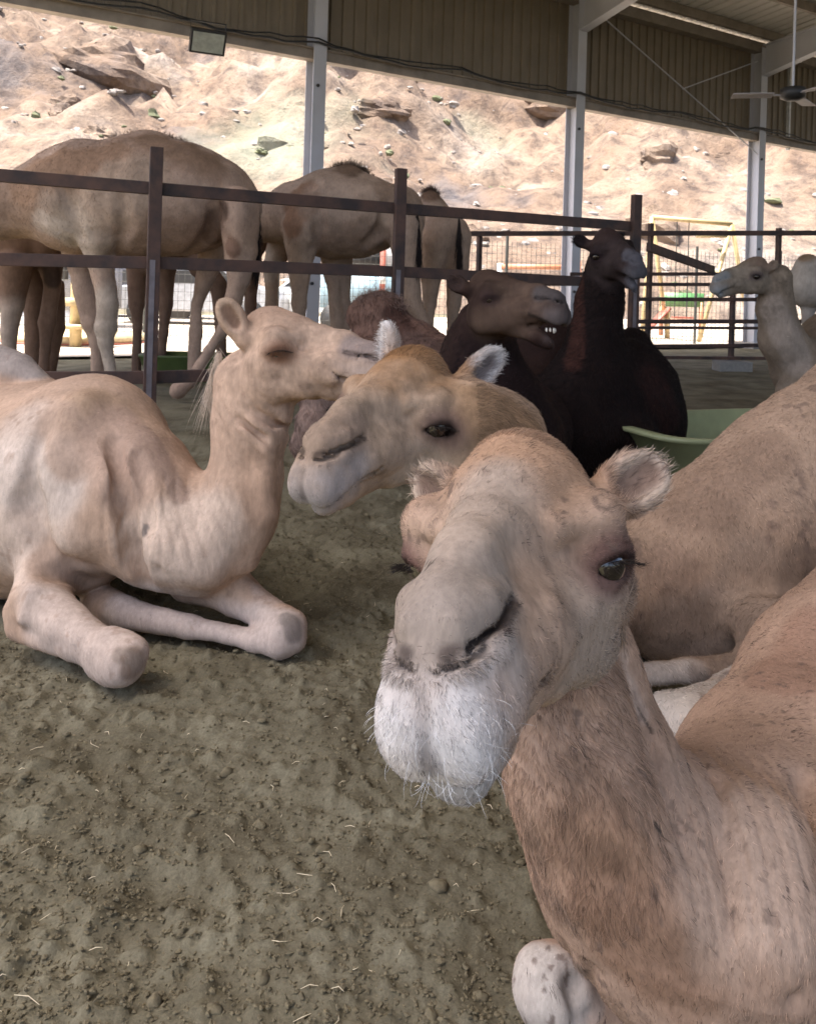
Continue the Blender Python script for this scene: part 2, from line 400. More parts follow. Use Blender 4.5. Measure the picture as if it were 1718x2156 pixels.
# ---------------------------------------------------------------- fur strands
def fur(name, root, V, Q, C, flow, n, length, mat, width=.00035, lift=.35, keep=None, face=-.3, jit=.25, curl=.15, cjit=.22, seed=1, droop=0.0, dens=None):
    r = np.random.default_rng(seed); Nn = vnormals(V, Q)
    tri = np.concatenate([Q[:, [0, 1, 2]], Q[:, [0, 2, 3]]]); a, b, c = V[tri[:, 0]], V[tri[:, 1]], V[tri[:, 2]]
    fn = np.cross(b - a, c - a); ar = np.linalg.norm(fn, axis=1) * .5; cen = (a + b + c) / 3
    tc = EYE - cen; tc /= np.linalg.norm(tc, axis=1)[:, None]
    w = ar * ((fn * tc).sum(1) / np.maximum(ar * 2, 1e-12) > face)
    if keep is not None: w = w * keep(cen)
    if dens is not None: w = w * dens(cen)
    if w.sum() <= 0: return
    idx = r.choice(len(tri), n, p=w / w.sum()); u, v = r.random(n), r.random(n); m = u + v > 1; u[m], v[m] = 1 - u[m], 1 - v[m]
    wt = np.stack([1 - u - v, u, v], 1)[:, :, None]; T = tri[idx]
    p = (V[T] * wt).sum(1); nn = (Nn[T] * wt).sum(1); nn /= np.linalg.norm(nn, axis=1)[:, None] + 1e-9; col = (C[T] * wt).sum(1)
    f = flow(p); f = f + r.normal(0, jit, f.shape) + (fbm(p * 16, 2)[:, None] * np.array([1, -.6, .8])) * .7
    f -= nn * (f * nn).sum(1)[:, None]; f /= np.linalg.norm(f, axis=1)[:, None] + 1e-9
    ln = (length(p) if callable(length) else np.full(n, length)) * r.uniform(.5, 1.25, n)
    side = np.cross(f, nn) * r.normal(0, curl, n)[:, None]
    pts = np.zeros((n, 4, 3)); lf = (lift * r.uniform(.5, 1.5, n))[:, None]
    for k in range(4):
        t = k / 3.0
        pts[:, k] = p - nn * .001 + ln[:, None] * (f * t + nn * (lf * t * (1.25 - .55 * t)) + side * t * t) + np.array([0, 0, -1.0]) * (droop * ln[:, None] * t * t)
    col = np.clip(col * (1 + r.normal(0, cjit, n))[:, None], .004, .95)
    h = bpy.data.hair_curves.new(name); h.add_curves([4] * n)
    h.attributes['position'].data.foreach_set('vector', pts.astype(np.float32).ravel())
    ra = h.attributes.new('radius', 'FLOAT', 'POINT') if 'radius' not in h.attributes else h.attributes['radius']
    ra.data.foreach_set('value', (np.tile([1.0, .9, .65, .15], n) * width).astype(np.float32))
    ca = h.attributes.new('coat', 'FLOAT_COLOR', 'CURVE'); ca.data.foreach_set('color', np.concatenate([col, np.ones((n, 1))], 1).astype(np.float32).ravel())
    h.materials.append(mat); o = bpy.data.objects.new(name, h); COL.objects.link(o); o.parent = root
    tag(o, kind='stuff'); return o
def flow_from(anchors, power=4):
    A = np.array([a for a, _ in anchors], float); D = np.array([d / np.linalg.norm(d) for d in [np.array(q, float) for _, q in anchors]])
    def f(p):
        out = np.zeros_like(p); ws = np.zeros(len(p))
        for a, d in zip(A, D):
            w = 1 / (np.linalg.norm(p - a, axis=1) + .02) ** power; out += w[:, None] * d; ws += w
        return out / ws[:, None]
    return f
def head_flow(H):
    L_ = [((0, .28, .0), (0, -.6, 1)), ((0, .12, .07), (0, -1, .4)), ((0, -.02, .14), (0, -1, 0)), ((0, -.12, .1), (0, -.7, -.7)), ((0, .3, -.07), (0, 0, -1)), ((0, .25, -.15), (0, .2, -1))]
    for s in (1, -1):
        L_ += [((s*.04, .29, -.1), (s*.45, .3, -1)), ((s*.07, .24, -.09), (s*.3, -.5, -1)), ((s*.07, .12, -.03), (s*.2, -1, -.4)), ((s*.1, .05, -.05), (s*.1, -1, -.5)),
               ((s*.09, -.06, -.08), (0, -.8, -.6)), ((s*.04, .1, -.12), (0, -1, -.5)), ((s*.1, .02, .05), (s*.6, -.5, .2)), ((s*.13, -.13, .08), (s*.8, -.4, .5)), ((s*.06, -.05, .1), (s*.5, -1, 0))]
    return [(H(*a), H.R @ np.array(d, float)) for a, d in L_]

M_COAT = coat_mat('camel_coat'); M_COAT_FAR = coat_mat('camel_coat_far', bump=.2, fscale=45, speck=.4)
M_EYE = flat_mat('camel_eye', (.012, .007, .005), .04)
M_EYE.node_tree.nodes['Principled BSDF'].inputs['Coat Weight'].default_value = 1.0
m_, nt_, b_ = mat_new('fur_strand'); at_ = N(nt_, 'ShaderNodeAttribute', attribute_name='coat'); L(nt_, at_.outputs['Color'], b_.inputs['Base Color'])
M_EYE.node_tree.nodes['Principled BSDF'].inputs['Specular IOR Level'].default_value = .5; M_EYE.node_tree.nodes['Principled BSDF'].inputs['Coat Weight'].default_value = 1.0
b_.inputs['Roughness'].default_value = .6; b_.inputs['Specular IOR Level'].default_value = .12; M_FUR = m_
M_TOOTH = flat_mat('tooth', (.75, .68, .55), .35)

def lashes(cam_, H, es, n=90, length=.02, col=.02, sides=(1, -1)):
    for s in sides:
        n_ = np.array([s*.8, .6, .0]); Rl = np.stack([n_, np.cross([0, 0, 1], n_), [0, 0, 1]], 1); E_ = np.array([s*.074, -.008, -.002]) + n_ * .02
        r = np.random.default_rng(5); q = np.zeros((n, 4, 3))
        for i in range(n):
            a = r.uniform(-1, 1); p = E_ + n_ * (.008 + .029 * es) * (1 - .12 * a * a) + Rl @ np.array([0, a * .023 * es, 0]) + np.array([0, 0, .004 - .007 * a * a])
            d = n_ * .9 + Rl @ np.array([0, a * .5 + r.normal(0, .12), -.55 + r.normal(0, .15)]); l = length * r.uniform(.6, 1.2)
            for k in range(4): t = k / 3; q[i, k] = H(*(p + d * l * t + np.array([0, 0, .006 * t * t])))
        h = bpy.data.hair_curves.new('eyelashes'); h.add_curves([4] * n); h.attributes['position'].data.foreach_set('vector', q.astype(np.float32).ravel())
        ra = h.attributes.new('radius', 'FLOAT', 'POINT') if 'radius' not in h.attributes else h.attributes['radius']; ra.data.foreach_set('value', (np.tile([1.0, .9, .7, .2], n) * .00035 * H.s).astype(np.float32))
        ca = h.attributes.new('coat', 'FLOAT_COLOR', 'CURVE'); ca.data.foreach_set('color', np.tile([col, col*.8, col*.7, 1], n).astype(np.float32))
        h.materials.append(M_FUR); o = bpy.data.objects.new('eyelashes', h); COL.objects.link(o); o.parent = cam_.root; tag(o, kind='stuff')
class Camel:
    def __init__(s, label, group, lo, hi, h, base, mat=None, name='camel', cat='camel'):
        s.root = empty(name, label, cat, group); s.F = Field(lo, hi, h); s.base = np.array(base); s.mat = mat or M_COAT_FAR; s.heads = []; s.patches = []
    def ch(s, pts, k=.04, sub=False, flat=None, f=1.0):
        """pts: (px, py, depth, radius in px)"""
        s.F.chain([(P(a, b, d), PR(r, d)) for a, b, d, r in pts], k, sub, flat, f)
    def snap(s, px, py, d0=None):
        ds = np.arange(.5 if d0 is None else d0 - .7, 12 if d0 is None else d0 + .4, s.F.h * .5); V = EYE + (RT * ((px - CX) / F_PX) - UP * ((py - CY) / F_PX) + FW) * ds[:, None]
        i = np.round((V - s.F.lo) / s.F.h).astype(int); ok = ((i >= 0) & (i < s.F.n)).all(1); i = np.clip(i, 0, s.F.n - 1)
        m = ok & (s.F.a[i[:, 0], i[:, 1], i[:, 2]] < 0); return ds[np.argmax(m)] if m.any() else None
    def crease(s, pts, depth=.008, k=.03, d0=None):
        """pts: (px, py, radius in px) along the skin; cuts a soft groove"""
        q = []
        for a, b, r in pts:
            d = s.snap(a, b, d0)
            if d: q.append((P(a, b, d + depth - PR(r, d)), PR(r, d)))
        if len(q) > 1: s.F.chain(q, k, True)
    def lump(s, pts, out=.01, k=.04, d0=None):
        q = []
        for a, b, r in pts:
            d = s.snap(a, b, d0)
            if d: q.append((P(a, b, d - out + PR(r, d)), PR(r, d)))
        if len(q) > 1: s.F.chain(q, k)
    def w(s, pts, k=.04, sub=False, flat=None, f=1.0): s.F.chain(pts, k, sub, flat, f)
    def head(s, H, o=None, pal=None):
        build_head(s.F, H, o); s.heads.append((H, o or {}, pal or {}))
    def patch(s, pts, col, soft=1.6, amt=1.0):
        s.patches.append((pts, col, soft, amt))
    def done(s, smooth=2, disp=.0, seed=0, dscale=6.0, spots=0.0, spotcol=(.12, .09, .07), mott=.12, spf=75, wrk=(), th=.36):
        v, q = s.F.mesh(smooth); s.F.a = None
        if disp:
            nn = vnormals(v, q); v = v + nn * (fbm(v * dscale + seed, 4) * disp + fbm(v * 24 + seed, 3) * .0016)[:, None]
        for cc, rr, dv, lam, am in wrk:
            nn = vnormals(v, q); w_ = sstep(1.3 - dist(v, cc) / rr); ph = (v @ np.array(dv)) * (6.283 / lam) + fbm(v * 7, 2) * 5
            v = v - nn * (am * w_ * (np.maximum(np.sin(ph), .2) - .2) * (.6 + .8 * fbm(v * 11 + 3, 2)))[:, None]
        nz = fbm(v * 9 + seed * 3.1, 4); C = np.tile(s.base, (len(v), 1)).astype(float)
        n2 = fbm(v * 3.2 + seed + 40, 3)
        UV = proj(v)
        for raw, col, soft, amt in s.patches:
            pts = []
            for a, b, d, r in raw:                         # each patch centre is moved onto the skin
                m = np.hypot(UV[:, 0] - a, UV[:, 1] - b) < max(6, r * .3)
                if m.any(): d = v[m, 1].min()
                pts.append((P(a, b, d), PR(r, d)))
            D = np.full(len(v), 9.0)
            pp = pts if len(pts) > 1 else pts * 2
            for (a, ra), (b, rb) in zip(pp[:-1], pp[1:]): D = np.minimum(D, segdist(v, a, b + 1e-6) / max((ra + rb) / 2, 1e-4))
            C = patch(C, D, col, 1.0, soft, amt, nz * .5)
        C = C * (1 + mott * nz + mott * n2)[:, None]
        for H, o, pal in s.heads:
            if pal: C = head_colors(C, v, H, pal, nz, o)
        if spots:
            w = v * np.array([1, 1, .55]); sp = sstep((fbm(w * spf + seed, 2) - th) / .12) * sstep((fbm(v * 5 + seed + 9, 2) + .2) / .4)
            C = C * (1 - (sp * spots)[:, None]) + np.array(spotcol) * (sp * spots)[:, None]
        C = np.clip(C, .004, .9); s.v, s.q, s.C = v, q, C
        s.body = np_mesh('body', v, q, s.mat, s.root, C)
        for H, o, pal in s.heads: add_eyes(H, s.root, M_EYE, o.get('es', 1.25), o.get('eye', .5))
        print('mesh', s.root['label'][:40], len(v)); return s
    def box(pts, m): pass
def bbox(*pp):
    a = np.array(pp); return a.min(0), a.max(0)

# ================================================================ the camels
TAN = (.47, .335, .245); PALE = (.60, .50, .42); WHITE = (.66, .63, .60); BROWN = (.30, .195, .13); DARK = (.055, .032, .024)
def mk(label, group, spec, h, base, pad=.12, **kw):
    """builds a Camel whose field encloses all chain points of spec"""
    pts = []
    for c in spec:
        for a, b, d, r in c[0]:
            p = P(a, b, d); rr = PR(r, d) / min(c[4] if len(c) > 4 else 1, 1) + pad; pts += [p - rr, p + rr]
    for H in kw.get('Hs', []): pts += [H.t - .42 * H.s, H.t + .42 * H.s]
    pts = np.array(pts); lo, hi = pts.min(0), pts.max(0); lo = np.maximum(lo, [-9, -9, -.02 - 0.15])
    kw.pop('Hs', None); c = Camel(label, group, lo, hi, h, base, **kw)
    return c
def run(c, spec):
    for q in spec:
        c.ch(q[0], *(q[1:])) if len(q) > 1 else c.ch(q[0])
FUR = 1.0
# ================================================================ shed frame coordinates: t along the open side, u into the shed, z up
DIR = np.array([.857, .515, 0]); NRM = np.array([.515, -.857, 0]); DIR /= np.linalg.norm(DIR); NRM /= np.linalg.norm(NRM); BASE = np.array([-1.43, 12.1, 0])
def Wp(t, u, z): return BASE + DIR * t + NRM * u + np.array([0, 0, z])
WM = Matrix(((DIR[0], NRM[0], 0, BASE[0]), (DIR[1], NRM[1], 0, BASE[1]), (0, 0, 1, 0), (0, 0, 0, 1)))
def toTU(x, y):
    dx, dy = x - BASE[0], y - BASE[1]; return dx * DIR[0] + dy * DIR[1], dx * NRM[0] + dy * NRM[1]

class MB:
    def __init__(s): s.v = []; s.f = []
    def box(s, c, sz, rot=None):
        c = np.array(c, float); h = np.array(sz, float) / 2; k = len(s.v)
        for dx, dy, dz in [(-1,-1,-1),(1,-1,-1),(1,1,-1),(-1,1,-1),(-1,-1,1),(1,-1,1),(1,1,1),(-1,1,1)]:
            q = h * [dx, dy, dz]; q = rot @ q if rot is not None else q; s.v.append(c + q)
        for f in [(0,3,2,1),(4,5,6,7),(0,1,5,4),(1,2,6,5),(2,3,7,6),(3,0,4,7)]: s.f.append([k + i for i in f])
        return s
    def bar(s, a, b, w, h=None, up=(0, 0, 1), tw=None):
        """box beam from a to b, w across, h high"""
        a = np.array(a, float); b = np.array(b, float); h = h or w; d = b - a; L_ = np.linalg.norm(d); d /= L_; u = np.array(up, float)
        if abs(d @ u) > .99: u = np.array([DIR[0], DIR[1], 0])
        r = np.cross(d, u); r /= np.linalg.norm(r); u = np.cross(r, d)
        return s.box((a + b) / 2, (w, L_, h), np.stack([r, d, u], 1))
    def tube(s, pts, r, n=8, cap=True):
        pts = [np.array(p, float) for p in pts]; rr = r if isinstance(r, (list, tuple)) else [r] * len(pts); k = len(s.v); m = len(pts)
        for i, p in enumerate(pts):
            d = pts[min(i + 1, m - 1)] - pts[max(i - 1, 0)]; d /= np.linalg.norm(d); a = np.array([0, 0, 1.]) if abs(d[2]) < .9 else np.array([1., 0, 0])
            x = np.cross(d, a); x /= np.linalg.norm(x); y = np.cross(d, x)
            for j in range(n): s.v.append(p + rr[i] * (math.cos(2*math.pi*j/n) * x + math.sin(2*math.pi*j/n) * y))
        for i in range(m - 1):
            for j in range(n): s.f.append([k+i*n+j, k+i*n+(j+1)%n, k+(i+1)*n+(j+1)%n, k+(i+1)*n+j])
        if cap: s.f.append([k + j for j in range(n)][::-1]); s.f.append([k + (m-1)*n + j for j in range(n)])
        return s
    def build(s, name, mat, parent=None, smooth=False, bevel=0):
        me = bpy.data.meshes.new(name); me.from_pydata([tuple(v) for v in s.v], [], s.f); me.update()
        if smooth: me.polygons.foreach_set('use_smooth', [True] * len(me.polygons))
        me.materials.append(mat); o = bpy.data.objects.new(name, me); COL.objects.link(o)
        if parent is not None: o.parent = parent
        if bevel:
            b = o.modifiers.new('bevel', 'BEVEL'); b.width = bevel; b.segments = 2; b.limit_method = 'ANGLE'
        return o

M_SHEET = flat_mat('wall_sheet', (.22, .175, .12), .55, 0, .18, 1.3, .05, col2=(.17, .135, .09)); M_SHEETR = flat_mat('roof_sheet', (.55, .52, .46), .5, 0, .12, 1.0)
M_STEEL = flat_mat('painted_steel', (.50, .50, .53), .5, 0, .15, 1.2, col2=(.45, .44, .45)); M_BEAM = flat_mat('eave_beam', (.30, .25, .20), .6, 0, .3, 4)
M_RUST = flat_mat('rusty_rail', (.085, .042, .027), .75, .0, .6, 5, .2, col2=(.028, .018, .015)); M_WORN = flat_mat('worn_rail', (.20, .17, .17), .5, .3, .4, 7, .1)
M_BLACK = flat_mat('black_plastic', (.025, .024, .023), .5); M_CABLE = M_BLACK; M_YEL = flat_mat('yellow_paint', (.60, .46, .24), .45); M_CONC = flat_mat('concrete', (.26, .24, .21), .9, 0, .2, 20)
M_RED = flat_mat('red_paint', (.42, .13, .09), .5); M_BLUE = flat_mat('blue_paint', (.25, .36, .42), .5); M_GREEN = flat_mat('green_trough', (.07, .10, .025), .55, 0, .3, 6); M_LGREEN = flat_mat('pale_green_trough', (.31, .33, .17), .5, 0, .2, 5)
M_GLASS = flat_mat('lamp_glass', (.40, .42, .36), .15); M_WHITE = flat_mat('white_paint', (.72, .72, .70), .5); M_ORANGE = flat_mat('orange_paint', (.55, .25, .14), .5)
M_MESH = flat_mat('fence_wire', (.10, .10, .09), .5, .5)

# ---------------------------------------------------------------- ground: one sheet, finest near the camera
def axis(lo, hi, f0, f1, step, grow):
    a = list(np.arange(f0, f1, step)); s_ = step
    while a[-1] < hi: s_ *= grow; a.append(a[-1] + s_)
    s_ = step; b = []
    x = f0
    while x > lo: s_ *= grow; x -= s_; b.append(x)
    return np.array(b[::-1] + a)
xs = axis(-90, 90, -1.6, 1.3, .0075, 1.022); ys = axis(-25, 95, .75, 3.2, .0085, 1.014)
XX, YY = np.meshgrid(xs, ys, indexing='ij'); gp = np.stack([XX.ravel(), YY.ravel(), np.zeros(XX.size)], 1)
dd = np.hypot(gp[:, 0], gp[:, 1]); fine = np.clip(1.6 - dd / 4.5, 0, 1)
hz = fbm(gp * 2.2, 4) * .03 + fbm(gp * 9, 4) * .012 * np.clip(2 - dd / 6, 0, 1)
ck = fbm(gp * 34, 4); hz += (np.maximum(ck - .12, 0) ** 1.0) * .028 * fine - np.maximum(-ck - .25, 0) * .02 * fine
hz += fbm(gp * 75, 3) * .0055 * fine
hoof = fbm(gp * 6.5 + 31, 2); hz -= np.maximum(hoof - .3, 0) * .06 * np.clip(1.8 - dd / 5, 0, 1)
_t, _u = toTU(gp[:, 0], gp[:, 1]); hz *= np.where(_u < 0.3, .3, 1)
gp[:, 2] = hz - .004
nx, ny = len(xs), len(ys); ii, jj = np.meshgrid(np.arange(nx - 1), np.arange(ny - 1), indexing='ij'); k_ = (ii * ny + jj).ravel()
gq = np.stack([k_, k_ + ny, k_ + ny + 1, k_ + 1], 1)
mg, nt, b = mat_new('pen_dirt'); tc = N(nt, 'ShaderNodeTexCoord')
n1 = N(nt, 'ShaderNodeTexNoise', i_Scale=3.0, i_Detail=8.0, i_Roughness=.6); n2 = N(nt, 'ShaderNodeTexNoise', i_Scale=160.0, i_Detail=4.0, i_Roughness=.7)
for n_ in (n1, n2): L(nt, tc.outputs['Object'], n_.inputs[0])
cr = N(nt, 'ShaderNodeValToRGB'); cr.color_ramp.elements[0].position = .36; cr.color_ramp.elements[0].color = (.095, .080, .050, 1); cr.color_ramp.elements[1].position = .68; cr.color_ramp.elements[1].color = (.195, .177, .120, 1); L(nt, n1.outputs[0], cr.inputs[0])
mr = N(nt, 'ShaderNodeMapRange', i_1=.3, i_2=.7, i_3=.72, i_4=1.3); L(nt, n2.outputs[0], mr.inputs[0])
vm = N(nt, 'ShaderNodeVectorMath', operation='SCALE'); L(nt, cr.outputs[0], vm.inputs[0]); L(nt, mr.outputs[0], vm.inputs['Scale']); L(nt, vm.outputs[0], b.inputs['Base Color'])
bp = N(nt, 'ShaderNodeBump', i_Strength=.5, i_Distance=.003); L(nt, n2.outputs[0], bp.inputs['Height']); L(nt, bp.outputs[0], b.inputs['Normal'])
b.inputs['Roughness'].default_value = .95; b.inputs['Specular IOR Level'].default_value = .1
ground = np_mesh('ground', gp, gq, mg); tag(ground, kind='structure')
# pale yard outside the shed
pv = MB(); pv.v = [tuple(Wp(a, b_, .035)) for a, b_ in ((-60, 0), (70, 0), (70, -14), (-60, -14))]; pv.f = [[0, 3, 2, 1]]
tag(pv.build('yard_pavement', flat_mat('pale_yard', (.46, .39, .31), .9, 0, .12, 1.2, .0)), kind='structure')

# clods, pellets and straw on the ground
def scatter_mesh(n, r, seed, fn):
    rg = np.random.default_rng(seed); V, Q = [], []; v0, q0 = fn; k = 0
    for i in range(n):
        y = .95 + 2.6 * rg.random() ** 1.4; x = rg.uniform(-.52, .45) * y
        if math.sin(x * 5.3 + 2 * math.sin(y * 3.7)) + math.sin(y * 6.1 + 1.7 * math.sin(x * 4.9)) < rg.uniform(-2.2, .9): y = .95 + 2.6 * rg.random() ** 1.4; x = rg.uniform(-.52, .45) * y
        if rg.random() < .12: y += 2.5 * rg.random()
        s_ = r * rg.uniform(.35, 1.0) ** 1.3 * rg.uniform(.6, 1.4)
        sc = s_ * rg.uniform([.9, .6, .45], [1.6, 1.1, .8]); a = rg.uniform(0, 6.28); ca, sa = math.cos(a), math.sin(a)
        p = v0 * sc * (1 + .22 * rg.normal(size=(len(v0), 1)) * (0 if r < .002 else .5)); p = np.stack([p[:, 0] * ca - p[:, 1] * sa, p[:, 0] * sa + p[:, 1] * ca, p[:, 2]], 1)
        V.append(p + [x, y, sc[2] * .05 + .001]); Q.append(q0 + k); k += len(v0)
    return np.concatenate(V), np.concatenate(Q)
def gheight(x, y):
    i = np.clip(np.searchsorted(xs, x) - 1, 0, nx - 2); j = np.clip(np.searchsorted(ys, y) - 1, 0, ny - 2); return gp[i * ny + j, 2]
M_CLOD = flat_mat('dirt_clod', (.17, .14, .08), .95, 0, .4, 60, .4)
sv, sq = sphere_mesh(8, 6)
cv, cq = scatter_mesh(260, .012, 5, (sv, sq)); c0 = cv.reshape(-1, len(sv), 3).mean(1); dz_ = gheight(c0[:, 0], c0[:, 1]); cv[:, 2] += np.repeat(dz_, len(sv))
tag(np_mesh('dirt_clods', cv, cq, M_CLOD), 'small dirt clods and dung pellets strewn over the olive brown ground', kind='stuff')
cv, cq = scatter_mesh(30000, .0042, 6, sphere_mesh(5, 4)); m0 = len(sphere_mesh(5, 4)[0]); c0 = cv.reshape(-1, m0, 3).mean(1); cv[:, 2] += np.repeat(gheight(c0[:, 0], c0[:, 1]), m0)
tag(np_mesh('dirt_crumbs', cv, cq, M_CLOD, smooth=False), 'fine crumbs of dirt over the ground of the pen', kind='stuff')
rg = np.random.default_rng(8); st = MB()
for i in range(170):
    y = .98 + 2.2 * rg.random() ** 1.5; x = rg.uniform(-.5, .42) * y; a = rg.normal(0, .9); l = rg.uniform(.003, .013) * (1 if rg.random() < .8 else 2); z = gheight(np.array([x]), np.array([y]))[0] + .004
    c, s_ = math.cos(a), math.sin(a); bend = rg.normal(0, .3) * l
    pts = [np.array([x - c*l, y - s_*l, z]), np.array([x - s_*bend, y + c*bend, z + .003]), np.array([x + c*l, y + s_*l, z + rg.uniform(-.001, .004)])]
    st.tube(pts, [.0005, .0008, .0004], 4)
tag(st.build('straw_bits', flat_mat('straw', (.62, .52, .34), .7)), 'pale bits of straw scattered on the dirt', kind='stuff')

# ---------------------------------------------------------------- hillside behind
ax = np.linspace(-150, 190, 330); ay = np.concatenate([np.linspace(34, 150, 250), np.linspace(152, 260, 40)])
AX, AY = np.meshgrid(ax, ay, indexing='ij'); hp = np.stack([AX.ravel(), AY.ravel(), np.zeros(AX.size)], 1)
hh = np.clip(hp[:, 1] - 36, 0, None); base = hh * .62 - np.clip(hp[:, 1] - 150, 0, None) * .35
amp = np.clip(hh / 20, 0, 1)
rd = 1 - np.abs(fbm(hp * .045, 4)) * 2; base = base + amp * (fbm(hp * .018, 3) * 14 + rd * 5 + fbm(hp * .16, 4) * 3.6 + np.abs(fbm(hp * .42 + 5, 3)) * 3.0)
hp[:, 2] = base - .05
n1x, n1y = len(ax), len(ay); ii, jj = np.meshgrid(np.arange(n1x - 1), np.arange(n1y - 1), indexing='ij'); k_ = (ii * n1y + jj).ravel()
mh, nt, b = mat_new('rocky_slope'); tc = N(nt, 'ShaderNodeTexCoord')
na = N(nt, 'ShaderNodeTexNoise', i_Scale=.085, i_Detail=8.0, i_Roughness=.62); nb = N(nt, 'ShaderNodeTexNoise', i_Scale=.9, i_Detail=8.0, i_Roughness=.72); nc = N(nt, 'ShaderNodeTexNoise', i_Scale=.035, i_Detail=5.0); 
mp_ = N(nt, 'ShaderNodeMapping'); mp_.inputs['Location'].default_value = (30, 10, 7); L(nt, tc.outputs['Object'], mp_.inputs[0]); L(nt, mp_.outputs[0], nc.inputs[0])
for n_ in (na, nb): L(nt, tc.outputs['Object'], n_.inputs[0])
cr = N(nt, 'ShaderNodeValToRGB'); e = cr.color_ramp.elements; e[0].position = .30; e[0].color = (.11, .105, .11, 1); e[1].position = .74; e[1].color = (.35, .32, .28, 1)
x_ = cr.color_ramp.elements.new(.45); x_.color = (.185, .128, .088, 1); x_ = cr.color_ramp.elements.new(.56); x_.color = (.245, .185, .135, 1); L(nt, na.outputs[0], cr.inputs[0])
cr2 = N(nt, 'ShaderNodeValToRGB'); cr2.color_ramp.elements[0].position = .36; cr2.color_ramp.elements[0].color = (.42, .40, .42, 1); cr2.color_ramp.elements[1].position = .56; cr2.color_ramp.elements[1].color = (1.05, 1.02, 1, 1); L(nt, nb.outputs[0], cr2.inputs[0])
mx = N(nt, 'ShaderNodeMix', data_type='RGBA', blend_type='MULTIPLY'); mx.inputs[0].default_value = 1; L(nt, cr.outputs[0], mx.inputs[6]); L(nt, cr2.outputs[0], mx.inputs[7])
gr = N(nt, 'ShaderNodeMapRange', i_1=.56, i_2=.66, i_3=0, i_4=.85); L(nt, nc.outputs[0], gr.inputs[0])
mx2 = N(nt, 'ShaderNodeMix', data_type='RGBA'); L(nt, gr.outputs[0], mx2.inputs[0]); L(nt, mx.outputs[2], mx2.inputs[6]); mx2.inputs[7].default_value = (.215, .235, .165, 1); L(nt, mx2.outputs[2], b.inputs['Base Color'])
bp = N(nt, 'ShaderNodeBump', i_Strength=.9, i_Distance=.5); L(nt, nb.outputs[0], bp.inputs['Height']); L(nt, bp.outputs[0], b.inputs['Normal']); b.inputs['Roughness'].default_value = .95
tag(np_mesh('hillside', hp, np.stack([k_, k_ + n1y, k_ + n1y + 1, k_ + 1], 1), mh), kind='structure')
# rocks and scrub on it
def hheight(x, y):
    i = np.clip(np.searchsorted(ax, x) - 1, 0, n1x - 2); j = np.clip(np.searchsorted(ay, y) - 1, 0, n1y - 2); return hp[i * n1y + j, 2]
rg = np.random.default_rng(21)
def scat(n, fnv, smin, smax, flat, seed):
    rg = np.random.default_rng(seed); v0, q0 = fnv; V = []; y = 37 + 95 * rg.random(n) ** 1.3; x = (rg.uniform(-.55, .75, n)) * y; z = hheight(x, y)
    s_ = smin + (smax - smin) * rg.random(n) ** 3; 
    for i in range(n):
        sc = s_[i] * np.array([rg.uniform(.8, 1.5), rg.uniform(.7, 1.2), flat * rg.uniform(.6, 1.2)]); V.append(v0 * sc * (1 + .18 * rg.normal(size=(len(v0), 1))) + [x[i], y[i], z[i] - sc[2] * .35])
    return np.concatenate(V), np.concatenate([q0 + len(v0) * i for i in range(n)])
v_, q_ = scat(6000, sphere_mesh(7, 6), .03, .34, .75, 31); tag(np_mesh('boulders', v_, q_, flat_mat('boulder', (.34, .30, .26), .9, 0, .4, .5, .3, col2=(.20, .175, .155)), smooth=False), 'pale and dark boulders strewn over the hillside', kind='stuff')
vv, qq = [], []; v0, q0 = sphere_mesh(22, 16); rg = np.random.default_rng(77)
for i in range(110):
    y = 38 + 85 * rg.random() ** 1.2; x = rg.uniform(-.5, .7) * y; s_ = rg.uniform(.5, 1.6) * (1.8 if rg.random() < .25 else 1) * (y / 60)
    n_ = fbm(v0 * 1.4 + i * 3.7, 4); w_ = v0 * (1 + .75 * n_ - .25 * np.abs(fbm(v0 * 3.5 + i, 3)))[:, None] * s_ * np.array([rg.uniform(1, 1.9), 1, rg.uniform(.6, 1.0)])
    vv.append(w_ + [x, y, hheight(np.array([x]), np.array([y]))[0] - .42 * s_]); qq.append(q0 + len(v0) * i)
tag(np_mesh('rock_outcrops', np.concatenate(vv), np.concatenate(qq), mh, smooth=False), 'big rugged rock outcrops embedded in the hillside', kind='stuff')
v_, q_ = scat(420, sphere_mesh(7, 6), .12, .5, .7, 33); tag(np_mesh('scrub', v_, q_, flat_mat('scrub_leaf', (.16, .17, .09), .9, 0, .4, 3.0, .5), smooth=False), 'small grey green shrubs dotted over the hillside', kind='stuff')
